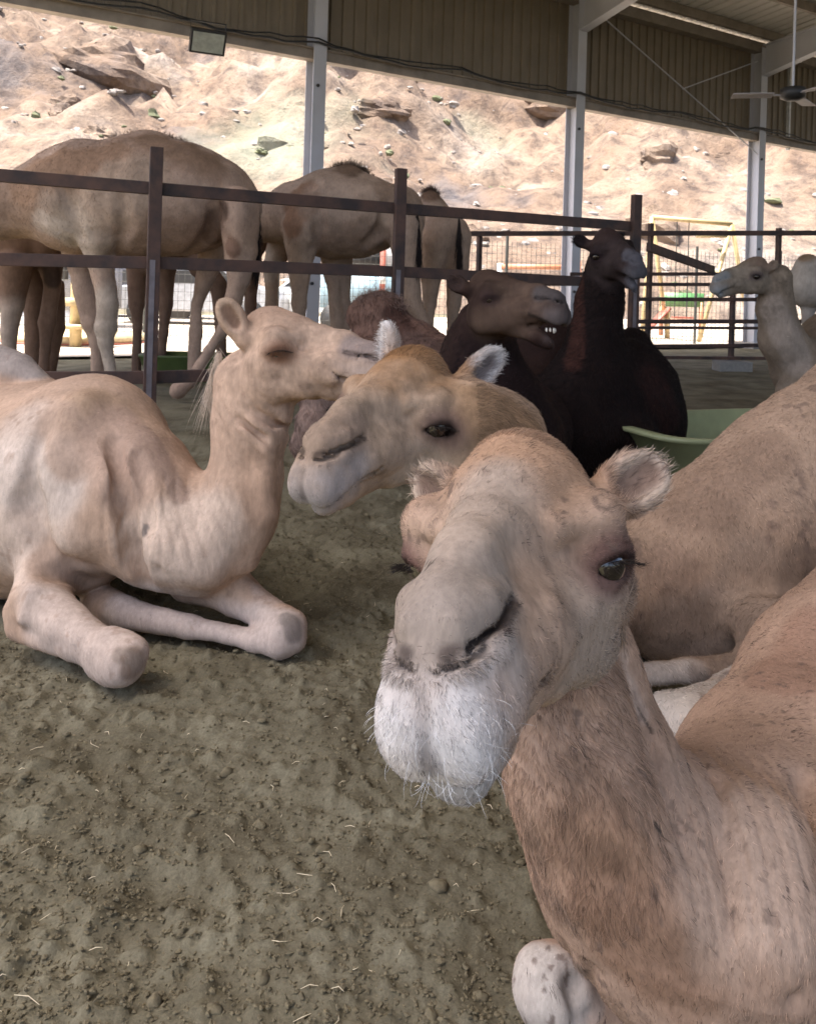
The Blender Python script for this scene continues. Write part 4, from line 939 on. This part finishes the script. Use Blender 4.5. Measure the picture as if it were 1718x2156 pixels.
B.crease([(240,930,10),(262,1060,14),(285,1160,14),(310,1230,10)], .022, .04, 2.4); B.crease([(292,960,8),(312,1080,9),(340,1200,8)], .010, .03, 2.4); B.crease([(100,905,10),(60,1060,14),(95,1190,12)], .014, .06, 2.5)
B.crease([(520,862,7),(570,885,9),(612,905,7)], .012, .02, 2.35); B.crease([(500,880,5),(560,925,6)], .007, .02, 2.35); B.crease([(120,1205,10),(190,1232,12),(250,1230,10)], .012, .04, 2.4)
B.lump([(175,860,26),(150,980,40),(165,1120,44)], .022, .06, 2.5); B.lump([(560,950,14),(560,1080,20),(520,1180,24)], .010, .04, 2.35); B.lump([(70,1250,20),(52,1300,16)], .012, .02, 2.3); B.lump([(350,1150,30),(440,1200,30)], .010, .05, 2.3)
B.lump([(600,745,10),(640,760,10),(700,800,10)], .004, .02, 2.35)
for pts, c, so in [([(60,1100,2.5,90),(20,980,2.6,90)], (.50,.40,.325), 2.0), ([(100,1290,2.2,70),(250,1390,2.05,70)], (.47,.38,.32), 1.9), ([(260,1290,2.3,40),(600,1350,2.2,60)], (.46,.38,.33), 1.8),
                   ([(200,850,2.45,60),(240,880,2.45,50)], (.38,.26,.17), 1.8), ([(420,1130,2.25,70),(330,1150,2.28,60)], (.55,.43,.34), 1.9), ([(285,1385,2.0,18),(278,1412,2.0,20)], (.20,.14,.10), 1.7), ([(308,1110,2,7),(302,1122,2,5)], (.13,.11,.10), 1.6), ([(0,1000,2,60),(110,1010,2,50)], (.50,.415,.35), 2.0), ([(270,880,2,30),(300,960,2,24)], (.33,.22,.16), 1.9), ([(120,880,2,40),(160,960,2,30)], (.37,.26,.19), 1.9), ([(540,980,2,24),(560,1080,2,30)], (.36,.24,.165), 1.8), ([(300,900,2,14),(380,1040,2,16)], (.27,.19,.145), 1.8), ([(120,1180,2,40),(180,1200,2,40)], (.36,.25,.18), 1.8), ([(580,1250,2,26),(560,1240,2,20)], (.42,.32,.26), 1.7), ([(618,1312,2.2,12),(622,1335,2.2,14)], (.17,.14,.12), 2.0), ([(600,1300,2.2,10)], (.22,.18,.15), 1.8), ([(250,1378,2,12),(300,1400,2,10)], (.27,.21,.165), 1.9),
                   ([(0,740,2.8,40),(60,760,2.8,30)], (.28,.25,.23), 1.6), ([(262,1000,2.3,60),(250,900,2.35,40)], (.40,.28,.21), 1.9)]: B.patch(pts, c, so, .8)
B.done(1, .013, 5, 4.0, spots=.4, spotcol=(.22,.14,.095), spf=52, wrk=[(P(400,1090,2.25), .16, (.9,0,.4), .03, .006), (P(530,890,2.3), .13, (.7,0,.7), .035, .005), (P(285,1120,2.2), .15, (1,0,0), .04, .007)])
# ---- the camel whose head is right behind the near one
HC = fit_pose(dict(eyeL=(922,885,2), crown=(900,738,1), browL=(912,828,1), nostrilL=(742,925,2), nostrilLf=(668,972,1.5), tip=(650,950,1.5), cleft=(656,990,1.5), lipL=(740,1050,1), chin=(690,1080,1), cornerL=(783,965,1.5), earL=(1000,850,1.5), earR=(800,790,1.5), jawL=(890,1040,.5)),
              look((-.9,-.35,-.4),(-.2,0,.9)), P(890,870,1.6), 1.0, verbose='mid')
specC = [([(970,900,1.72,105),(1040,930,1.8,95),(1080,1050,1.9,115),(1100,1180,2.0,125),(1160,1270,2.1,120),(1225,1275,2.25,95)], .06), ([(1090,1230,2.0,110),(1130,1345,2.1,100),(1200,1340,2.2,80)], .06),
         ([(1000,1000,1.72,90),(960,1040,1.68,60)], .05)]
Cc = mk('sandy camel with a ginger crown and grey speckled muzzle, head just behind the near camel', LYING, specC, .0045, (.37,.25,.16), Hs=[HC], mat=M_COAT)
oC = dict(es=1.4, eye=.45, earL=(-.45,-.75,.75), earLf=(-.9,.4,.1), earR=(.3,-.15,1.0), earRf=(.6,.7,-.1), earlen=1.2)
run(Cc, specC); Cc.head(HC, oC, dict(face=(.34,.245,.17), crown=(.28,.15,.068), cheek=(.36,.28,.205), muzzle=(.33,.305,.295), nose=(.25,.18,.13), slit=(.035,.025,.02), ring=(.11,.07,.055), ear=(.60,.57,.54), earin=(.13,.10,.09)))
Cc.patch([(1020,850,1.65,60),(1110,920,1.75,70)], (.27,.165,.09), 1.5, .8); Cc.patch([(850,900,1.5,22),(845,950,1.5,16),(820,850,1.5,14)], (.14,.12,.11), 1.6, .6); Cc.done(1, .004, 7, 10.0, spots=.75, spf=62)
# ---- big brown camel behind the near one, on the right
specD = [([(1330,1240,2.3,120),(1470,1225,2.35,178),(1605,1185,2.4,243),(1765,1115,2.5,292),(1950,1000,2.7,330)], .1, False, (0,1,0), 1.35),
         ([(1395,1500,1.82,40),(1440,1525,1.80,62),(1560,1480,1.88,60),(1700,1400,2.0,80)], .03),
         ([(1340,1420,2.06,24),(1450,1412,2.06,25),(1560,1400,2.06,25),(1640,1350,2.1,60)], .02),
         ([(1560,1300,2.15,40),(1640,1330,2.05,70)], .05)]
D = mk('brown speckled camel lying behind the near camel at the right edge', LYING, specD, .008, (.35,.235,.155), mat=M_COAT)
run(D, specD)
D.lump([(1640,1120,40),(1660,1240,40)], .02, .08, 2.3)
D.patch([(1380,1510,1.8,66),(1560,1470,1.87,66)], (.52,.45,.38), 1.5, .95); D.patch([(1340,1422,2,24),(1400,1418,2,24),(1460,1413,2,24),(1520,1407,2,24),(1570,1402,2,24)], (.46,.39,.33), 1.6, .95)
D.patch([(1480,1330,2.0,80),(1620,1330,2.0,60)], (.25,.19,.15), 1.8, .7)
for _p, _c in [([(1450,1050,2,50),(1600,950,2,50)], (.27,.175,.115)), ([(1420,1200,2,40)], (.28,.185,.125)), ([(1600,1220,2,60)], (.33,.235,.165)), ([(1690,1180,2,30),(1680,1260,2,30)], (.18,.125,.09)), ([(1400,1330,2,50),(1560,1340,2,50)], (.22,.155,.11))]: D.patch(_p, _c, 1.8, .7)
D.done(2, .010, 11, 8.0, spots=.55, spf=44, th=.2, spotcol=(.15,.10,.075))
# ---- brown camel showing its teeth
HE = fit_pose(dict(eyeR=(1040,625,2), crown=(1035,568,1.5), nose=(1165,600,2), tip=(1192,640,2), nostrilR=(1125,605,.5), cleft=(1193,665,1), lipR=(1180,672,1), cornerR=(1115,655,1), earR=(975,605,1.5), jawR=(1010,715,1.5), browR=(1045,595,1), chin=(1165,712,1)),
              look((1,-.25,.05),(0,0,1)), P(1050,630,3.4), 1.0, depth=3.35, verbose='teeth')
specE = [([(1020,690,3.5,62),(1010,760,3.55,75),(1040,850,3.55,95),(1080,930,3.6,100),(1110,900,4.8,110)], .08),
         ([(1140,680,5.1,58),(1150,760,5.0,90),(1120,850,4.9,130)], .1), ([(980,700,3.6,30),(960,780,3.7,50)], .05)]
Eo = mk('brown camel with bared teeth and open mouth, head turned right', LYING, specE, .009, (.024,.013,.010), Hs=[HE])
oE = dict(es=1.15, eye=.1, open=1.0, earR=(.6,-.6,.55), earRf=(.7,.3,0), earlen=.8)
run(Eo, specE); Eo.head(HE, oE, dict(ear=(.04,.025,.02), face=(.09,.057,.039), crown=(.055,.033,.023), cheek=(.095,.06,.041), muzzle=(.10,.082,.075), nose=(.08,.066,.06), slit=(.02,.015,.012), ring=(.05,.03,.025)))
Eo.patch([(1040,800,3.5,60),(1100,900,3.5,110)], (.016,.009,.008), 1.5, .9)
Eo.done(1, .006, 13, 6.0)
tv = []
for i in range(6):
    x = (i - 2.5) * .0105; c = np.array([x, .245 - abs(x) * .9, -.140]); tv.append(c)
for c in tv:
    v, q = sphere_mesh(8, 6); v = v * np.array([.0048, .004, .0085]); np_mesh('tooth', (v + c) @ HE.R.T * HE.s + HE.t, q, M_TOOTH, Eo.root)
# ---- black camel with upright neck
HF = fit_pose(dict(eyeR=(1262,532,2), eyeL=(1352,522,1), nostrilR=(1300,528,.0), nose=(1330,520,1.5), tip=(1350,555,1.5), cornerR=(1290,570,1), chin=(1345,612,1.5), crown=(1280,482,2), earR=(1228,520,1.5), jawR=(1245,600,1)),
              look((.6,-.7,.1),(0,0,1)), P(1290,540,4.4), .95, depth=4.4, verbose='black')
specF = [([(1275,560,4.5,42),(1262,640,4.5,46),(1252,720,4.5,55),(1230,820,4.5,85),(1220,900,4.5,120)], .06),
         ([(1300,830,4.7,120),(1320,880,4.8,110),(1250,920,4.7,110)], .1), ([(1330,730,4.9,40),(1350,800,4.9,70)], .1),
         ([(1330,940,4.4,60),(1440,985,4.3,30),(1480,998,4.3,16)], .06), ([(1180,900,4.5,110),(1200,960,4.4,80)], .08)]
Fo = mk('black camel sitting upright with its neck stretched and pale grey lips', LYING, specF, .011, (.013,.0075,.006), Hs=[HF])
oF = dict(eye=.5, open=.7, earR=(.85,-.5,.6), earRf=(.3,.8,.1), earL=(-.8,-.5,.4), earlen=.9)
run(Fo, specF); Fo.head(HF, oF, dict(ear=(.012,.008,.008), face=(.035,.024,.021), crown=(.04,.024,.02), muzzle=(.09,.085,.09), nose=(.08,.075,.08), ring=(.02,.012,.012)))
Fo.patch([(1215,600,4.4,14),(1205,760,4.4,16)], (.055,.022,.015), 1.8, .8); Fo.patch([(1380,800,4,30),(1410,880,4,20)], (.03,.013,.010), 2.0, .7)
Fo.done(1, .008, 17, 5.0)
# ---- pale camel on the far right, facing left
HG = fit_pose(dict(eyeL=(1588,582,2), crown=(1612,530,1), nose=(1530,562,1), tip=(1496,585,2), nostrilL=(1530,572,.5), cleft=(1496,600,1), lipL=(1510,612,1), cornerL=(1545,592,1), chin=(1530,622,1), earL=(1640,548,1.5), jawL=(1610,625,1)),
              look((-1,-.1,.05),(0,0,1)), P(1590,580,6.6), .95, depth=6.6, verbose='pale')
_R = look((-1,-.22,-.02),(0,0,1)); HG = Pose(_R, P(1588,582,6.6) - _R @ np.array([-.108,.03,-.004]) * 1.12, 1.12)
specG = [([(1636,585,6.75,30),(1632,650,6.75,35),(1645,715,6.75,42),(1690,780,6.85,60),(1780,760,7.2,110),(1900,740,7.6,120)], .08),
         ([(1690,800,6.7,48),(1655,822,6.7,20),(1648,845,6.7,17)], .04), ([(1760,840,6.9,40),(1700,880,6.8,24)], .04)]
Go = mk('pale grey camel at the far right looking left', LYING, specG, .014, (.20,.15,.105), Hs=[HG])
run(Go, specG); Go.head(HG, dict(eye=.4, earL=(-.5,-.6,.8), earR=(.5,-.6,.8), earlen=.7), dict(face=(.21,.165,.12), crown=(.18,.12,.085), muzzle=(.25,.25,.24), nose=(.2,.2,.19), ring=(.07,.05,.045)))
Go.patch([(1630,650,6.6,20),(1680,760,6.6,24)], (.28,.22,.17), 1.8, .8); Go.done(1, .008, 19, 5.0)
specH = [([(1700,560,8.8,26),(1705,600,8.8,46),(1760,610,8.9,60)], .08), ([(1700,650,8.8,14),(1702,760,8.8,9),(1698,805,8.8,11)], .03)]
Ho = mk('white humped camel standing behind the pale camel at the right edge', STANDING, specH, .018, (.34,.29,.235)); run(Ho, specH); Ho.patch([(1695,535,8.7,16)], (.22,.14,.08), 1.6, .9); Ho.done()
specH2 = [([(1742,560,6.2,30),(1722,610,6.2,26),(1698,668,6.2,15)], .03), ([(1742,560,6.2,30),(1800,540,6.3,60)], .03), ([(1760,620,6.3,16),(1765,700,6.3,12),(1762,910,6.3,12)], .03), ([(1850,560,6.4,60),(1850,700,6.4,20),(1850,900,6.4,13)], .03)]
# ---- two humps lying in front of the fence
specM = [([(770,665,4.7,40),(800,668,4.7,52),(815,720,4.7,70),(870,745,4.6,66),(905,790,4.5,85),(850,850,4.5,110)], .05), ([(700,830,4.4,70),(760,800,4.5,90)], .08), ([(665,900,4.3,48),(640,935,4.3,24),(638,962,4.3,12)], .04), ([(760,900,4.4,75),(700,930,4.3,48)], .06)]
Mo = mk('dusty brown camel lying by the fence with only its fuzzy hump showing', LYING, specM, .012, (.15,.085,.06)); run(Mo, specM)
Mo.patch([(835,660,4.5,18),(850,690,4.5,20)], (.07,.035,.025), 1.7, .9); Mo.patch([(870,720,4.5,50),(905,740,4.5,40)], (.10,.06,.045), 1.4, .9); Mo.patch([(700,900,4.3,90)], (.26,.18,.14), 1.6, .8); Mo.done(1, .01, 23, 7.0)
# ---- standing camels behind the fence
def leg(pts, k=.03): return (pts, k)
dI = 7.2
specI = [([(-120,440,7.0,46),(0,440,7.1,58),(90,425,7.2,72),(170,420,7.2,112)], .12), ([(170,415,7.2,118),(300,415,7.2,124),(400,420,7.25,112),(470,425,7.3,76)], .12), ([(320,318,7.25,30),(310,350,7.25,62)], .2), ([(470,400,7.3,50),(515,430,7.3,30)], .12),
         leg([(205,480,6.95,52),(212,550,6.95,29),(225,640,6.95,20),(222,692,6.95,21),(222,720,6.95,14),(238,800,6.95,13),(240,822,6.9,19)]), leg([(160,490,7.45,42),(172,560,7.45,26),(195,680,7.45,19),(205,720,7.45,13),(205,795,7.45,13),(200,812,7.4,17)]),
         leg([(500,440,7.0,46),(508,530,7.0,34),(505,590,7.0,20),(480,680,7.0,14),(440,740,7.0,12),(405,800,7.0,13),(375,822,6.95,19)]), leg([(460,480,7.6,44),(440,560,7.6,22),(415,640,7.6,13),(412,700,7.6,13),(407,790,7.6,12),(400,806,7.55,16)])]
Io = mk('tallest tan camel standing side on behind the left fence bays, head out of view', STANDING, specI, .014, (.36,.25,.18)); run(Io, specI)
Io.crease([(255,420,10),(262,480,12),(240,540,10)], .03, .08, 7.2); Io.crease([(455,440,10),(440,500,12),(400,535,10)], .03, .08, 7.2); Io.lump([(200,400,26),(215,500,24)], .03, .1, 7.2); Io.lump([(505,430,24),(500,520,18)], .02, .06, 7.2); Io.crease([(120,380,8),(150,440,10),(170,500,8)], .02, .06, 7.2)
for pts, c, so in [([(150,350,7.0,50),(60,380,7.0,40),(240,330,7.0,30)], (.27,.16,.095), 1.6), ([(320,290,7.2,30),(430,330,7.2,25)], (.24,.155,.10), 1.8), ([(225,640,6.9,22),(230,800,6.9,30)], (.43,.35,.27), 2.2), ([(120,450,7.0,40),(160,500,7.0,30)], (.47,.38,.3), 1.9), ([(485,520,6.9,20)], (.16,.09,.06), 1.6), ([(455,500,7.1,22),(465,440,7.1,16)], (.06,.035,.025), 1.6)]: Io.patch(pts, c, so, .85)
for _p, _c in [([(200,330,7,60),(330,310,7,40),(440,340,7,30)], (.22,.135,.085)), ([(30,420,7,40),(110,400,7,40)], (.22,.14,.09)), ([(230,420,7,50),(280,380,7,50)], (.38,.28,.2)), ([(160,470,7,40),(190,520,7,30)], (.40,.31,.23)), ([(350,520,7,60),(440,500,7,40)], (.25,.16,.11)), ([(90,470,7,20),(130,490,7,20)], (.45,.37,.3))]: Io.patch(_p, _c, 1.9, .6)  # dark belly patch paints the shade under the trunk into the coat
Io.done(1, .03, 29, 2.6, mott=.2)
specJ = [([(560,470,8.4,42),(620,450,8.4,62),(690,450,8.4,88),(760,455,8.4,84),(830,450,8.4,62)], .12), ([(735,370,8.4,22),(735,400,8.4,52)], .16), ([(850,430,8.4,30),(870,470,8.4,22)], .08),
         leg([(640,480,8.15,46),(632,560,8.15,24),(630,640,8.15,15),(632,690,8.15,10),(634,770,8.15,11),(630,792,8.1,15)]), leg([(600,500,8.6,36),(572,560,8.6,18),(572,640,8.6,13),(575,700,8.6,9),(575,770,8.6,11)]), leg([(700,510,8.6,30),(700,580,8.6,18),(708,660,8.6,13),(712,775,8.6,10)]),
         leg([(850,480,8.2,40),(858,560,8.2,26),(870,640,8.2,18),(905,700,8.2,12),(915,785,8.2,11)]), leg([(715,520,8.7,30),(722,640,8.7,16),(724,770,8.7,12)])]
Jo = mk('smaller tan camel with a tufted brown hump standing beside the middle fence post', STANDING, specJ, .016, (.34,.24,.17)); run(Jo, specJ)
Jo.crease([(670,420,8),(672,480,9),(660,520,8)], .03, .08, 8.4); Jo.crease([(815,430,8),(800,490,9),(770,515,8)], .03, .08, 8.4); Jo.lump([(635,430,20),(640,500,18)], .02, .08, 8.4)
for pts, c, so in [([(640,410,8.2,30),(625,440,8.2,26),(610,470,8.2,20)], (.22,.12,.07), 1.6), ([(735,350,8.4,26)], (.13,.08,.05), 1.6), ([(560,560,8.4,30)], (.42,.34,.27), 1.6)]: Jo.patch(pts, c, so, .85)
for _p, _c in [([(700,500,7,30),(780,500,7,30)], (.20,.13,.09)), ([(690,430,7,40)], (.35,.25,.18)), ([(830,400,7,30)], (.22,.14,.09))]: Jo.patch(_p, _c, 1.9, .6)
Jo.done(1, .025, 31, 3.0, mott=.2)
specK = [([(905,420,9.7,18),(908,450,9.7,34),(925,490,9.6,46),(940,500,9.3,52)], .12), ([(920,520,9.2,36),(908,580,9.2,22),(905,640,9.2,14),(900,700,9.2,10),(905,790,9.2,11)], .03), ([(965,500,9.2,28),(962,560,9.2,24),(955,640,9.2,15),(950,700,9.2,10),(948,790,9.2,11)], .03), ([(860,500,9.9,30),(862,600,9.9,14),(865,780,9.9,10)], .03)]
Ko = mk('tan camel seen from behind with its black tail hanging, right of the middle post', STANDING, specK, .016, (.34,.24,.17)); run(Ko, specK); Ko.patch([(905,405,9.7,18)], (.14,.08,.05), 1.7, .9); Ko.done(1, .01, 37, 3.0)
specL = [([(-60,500,8.2,70),(40,510,8.2,62),(90,520,8.2,40)], .08), leg([(30,560,8.0,38),(28,640,8.0,22),(20,700,8.0,16),(20,790,8.0,14)]), leg([(105,540,8.3,30),(112,600,8.3,16),(100,680,8.3,16),(96,740,8.3,10),(92,790,8.3,12)]), leg([(80,560,8.5,34),(75,650,8.5,22),(70,790,8.5,15)]), leg([(125,600,8.6,12),(120,690,8.6,16),(108,790,8.6,9)])]
Lo = mk('brown camel standing behind the tallest one at the left edge', STANDING, specL, .016, (.17,.105,.07)); run(Lo, specL); Lo.patch([(28,680,7.9,26),(20,790,7.9,30)], (.34,.27,.21), 2.6, .8); Lo.patch([(105,560,8.2,14),(112,590,8.2,12)], (.06,.04,.03), 1.8, .9); Lo.done(1, .01, 41, 3.0)
specN2 = [([(330,540,8.8,30),(345,560,8.8,26),(290,560,8.8,22),(288,640,8.8,16),(290,690,8.8,10),(288,780,8.8,10)], .03), ([(345,540,8.8,26),(350,640,8.8,14),(345,700,8.8,10),(335,785,8.8,11)], .03), ([(430,520,8.8,36),(425,560,8.8,26),(460,600,8.8,18),(462,650,8.8,12),(470,790,8.8,10)], .03), ([(300,500,8.9,60),(450,490,8.9,60)], .05), ([(530,520,8.8,24),(528,640,8.8,12),(530,790,8.8,9)], .03), ([(450,490,8.9,60),(530,500,8.8,40)], .05)]
No = mk('dark legged camel hidden behind the tallest one, only its legs showing', STANDING, specN2, .018, (.17,.11,.08)); run(No, specN2); No.done(1, .01, 43, 3.0)

# tails and tufts

def strands(name, root, pts, n, length, col, width, spread, seed, down=True):
    """a bunch of hair along a polyline of (point, radius)"""
    r = np.random.default_rng(seed); k = r.integers(0, len(pts) - 1, n) if len(pts) > 2 else np.zeros(n, int); t = r.random(n)
    A_ = np.array([p for p, _ in pts]); Rr = np.array([q for _, q in pts])
    p = A_[k] * (1 - t)[:, None] + A_[k + 1] * t[:, None]; rad = Rr[k] * (1 - t) + Rr[k + 1] * t
    p = p + r.normal(0, .45, p.shape) * rad[:, None]
    d = np.tile(np.array([0, 0, -1.0]) if down else np.array([0, 0, 1.0]), (n, 1)) + r.normal(0, spread, (n, 3)); d /= np.linalg.norm(d, axis=1)[:, None]
    ln = length * r.uniform(.5, 1.2, n); q = np.zeros((n, 4, 3))
    for i in range(4):
        s_ = i / 3; q[:, i] = p + d * (ln * s_)[:, None] + np.array([0, 0, -1.0]) * (ln * .3 * s_ * s_)[:, None]
    h = bpy.data.hair_curves.new(name); h.add_curves([4] * n); h.attributes['position'].data.foreach_set('vector', q.astype(np.float32).ravel())
    ra = h.attributes.new('radius', 'FLOAT', 'POINT') if 'radius' not in h.attributes else h.attributes['radius']; ra.data.foreach_set('value', (np.tile([1.0, .9, .7, .2], n) * width).astype(np.float32))
    ca = h.attributes.new('coat', 'FLOAT_COLOR', 'CURVE'); cc = np.array(col) * r.uniform(.6, 1.4, n)[:, None]; ca.data.foreach_set('color', np.concatenate([cc, np.ones((n, 1))], 1).astype(np.float32).ravel())
    h.materials.append(M_FUR); o = bpy.data.objects.new(name, h); COL.objects.link(o); o.parent = root; tag(o, kind='stuff'); return o
strands('tail', Io.root, [(P(543,440,7.05), .02), (P(540,560,7.05), .03)], 500, .18, (.02,.014,.012), .0016, .12, 1)
strands('tail', Jo.root, [(P(878,450,8.1), .015), (P(884,540,8.1), .025)], 400, .2, (.02,.014,.012), .0018, .1, 2)
strands('tail', Ko.root, [(P(966,460,9.0), .015), (P(968,550,9.0), .03)], 400, .2, (.025,.018,.015), .002, .1, 3)
def ridge(cam_, pts, n, ln, col, wd, seed, sp=.5): strands('mane', cam_.root, [(P(a, b, d), PR(r, d)) for a, b, d, r in pts], n, ln, col, wd, sp, seed, down=False)
ridge(Io, [(260,290,7.25,8),(320,285,7.25,8),(380,300,7.25,8),(430,330,7.25,8),(450,345,7.25,6)], 1500, .07, (.14,.09,.06), .0012, 5)
ridge(Jo, [(700,362,8.4,10),(735,352,8.4,10),(775,368,8.4,10)], 1300, .1, (.09,.06,.04), .0014, 6)
ridge(Ko, [(892,408,9.7,8),(908,402,9.7,8),(922,412,9.7,8)], 700, .08, (.09,.055,.04), .0016, 7)
ridge(Mo, [(760,640,4.65,20),(800,630,4.65,24),(845,650,4.65,20)], 2500, .05, (.2,.13,.1), .0008, 8, .7)
strands('mane', B.root, [(P(462,740,2.42), .012), (P(452,790,2.42), .012)], 380, .13, (.55,.45,.35), .00045, .24, 9)
# short coats
def simple_flow(H, extra): return flow_from((head_flow(H) if H else []) + extra)
if FUR:
    fB = simple_flow(HB, [(P(520,950,2.3),(-.1,0,-1)),(P(420,1150,2.25),(-.6,0,-.8)),(P(250,1000,2.3),(-.6,0,-.8)),(P(50,1000,2.4),(-1,0,-.4)),(P(150,1300,2.2),(.6,0,-.8)),(P(500,1330,2.2),(.8,0,-.4)),(P(20,780,2.8),(-.5,0,.8))])
    fur('fur', B.root, B.v, B.q, B.C, fB, int(100000 * FUR), .010, M_FUR, width=.00042, lift=.14, seed=12, cjit=.22)
    fC = simple_flow(HC, [(P(1080,950,1.7),(.7,0,-.6)),(P(1130,1100,1.8),(.3,0,-1))])
    ec = [HC(-.12,-.14,.1), HC(.12,-.14,.1)]
    lC = lambda p: np.where(np.minimum(dist(p, ec[0]), dist(p, ec[1])) < .09, .02, np.where(segdist(p, P(1080,900,1.7), P(1130,1050,1.75)) < .12, .02, np.where(dist(HC.inv(p), (0,-.08,.12)) < .09, .018, .006)))
    fur('fur', Cc.root, Cc.v, Cc.q, Cc.C, fC, int(100000 * FUR), lC, M_FUR, width=.00034, lift=.22, seed=13, cjit=.3)
    lashes(B, HB, 1.35, 80, .02); lashes(Cc, HC, 1.4, 80, .02)
    fD = simple_flow(None, [(P(1500,1200,2.1),(.3,0,-1)),(P(1700,1200,2.1),(.1,0,-1))])
    fur('fur', D.root, D.v, D.q, D.C, fD, int(90000 * FUR), .013, M_FUR, width=.00045, lift=.2, seed=14, cjit=.35)
    back = lambda d: flow_from([(P(600, 500, 7.0), d), (P(1200, 900, 4.5), d)])
    for cam_, n, ln, wd, cj, H_ in ((Eo, 30000, .022, .0007, .45, HE), (Fo, 34000, .03, .0009, .5, HF), (Io, 26000, .022, .0011, .2, None), (Jo, 18000, .022, .0012, .2, None), (Ko, 8000, .022, .0013, .2, None), (Go, 16000, .018, .0009, .25, HG), (Mo, 14000, .035, .0009, .35, None)):
        fl = simple_flow(H_, [(cam_.v.mean(0), (.15, 0, -1.))])
        hl = (lambda p, H_=H_, ln=ln: np.where(dist(H_.inv(p), (0,.08,0), (.16,.3,.2)) < 1, ln * .25, ln)) if H_ else ln
        fur('fur', cam_.root, cam_.v, cam_.q, cam_.C, fl, int(n * FUR), hl, M_FUR, width=wd, lift=.22, seed=20, cjit=cj)
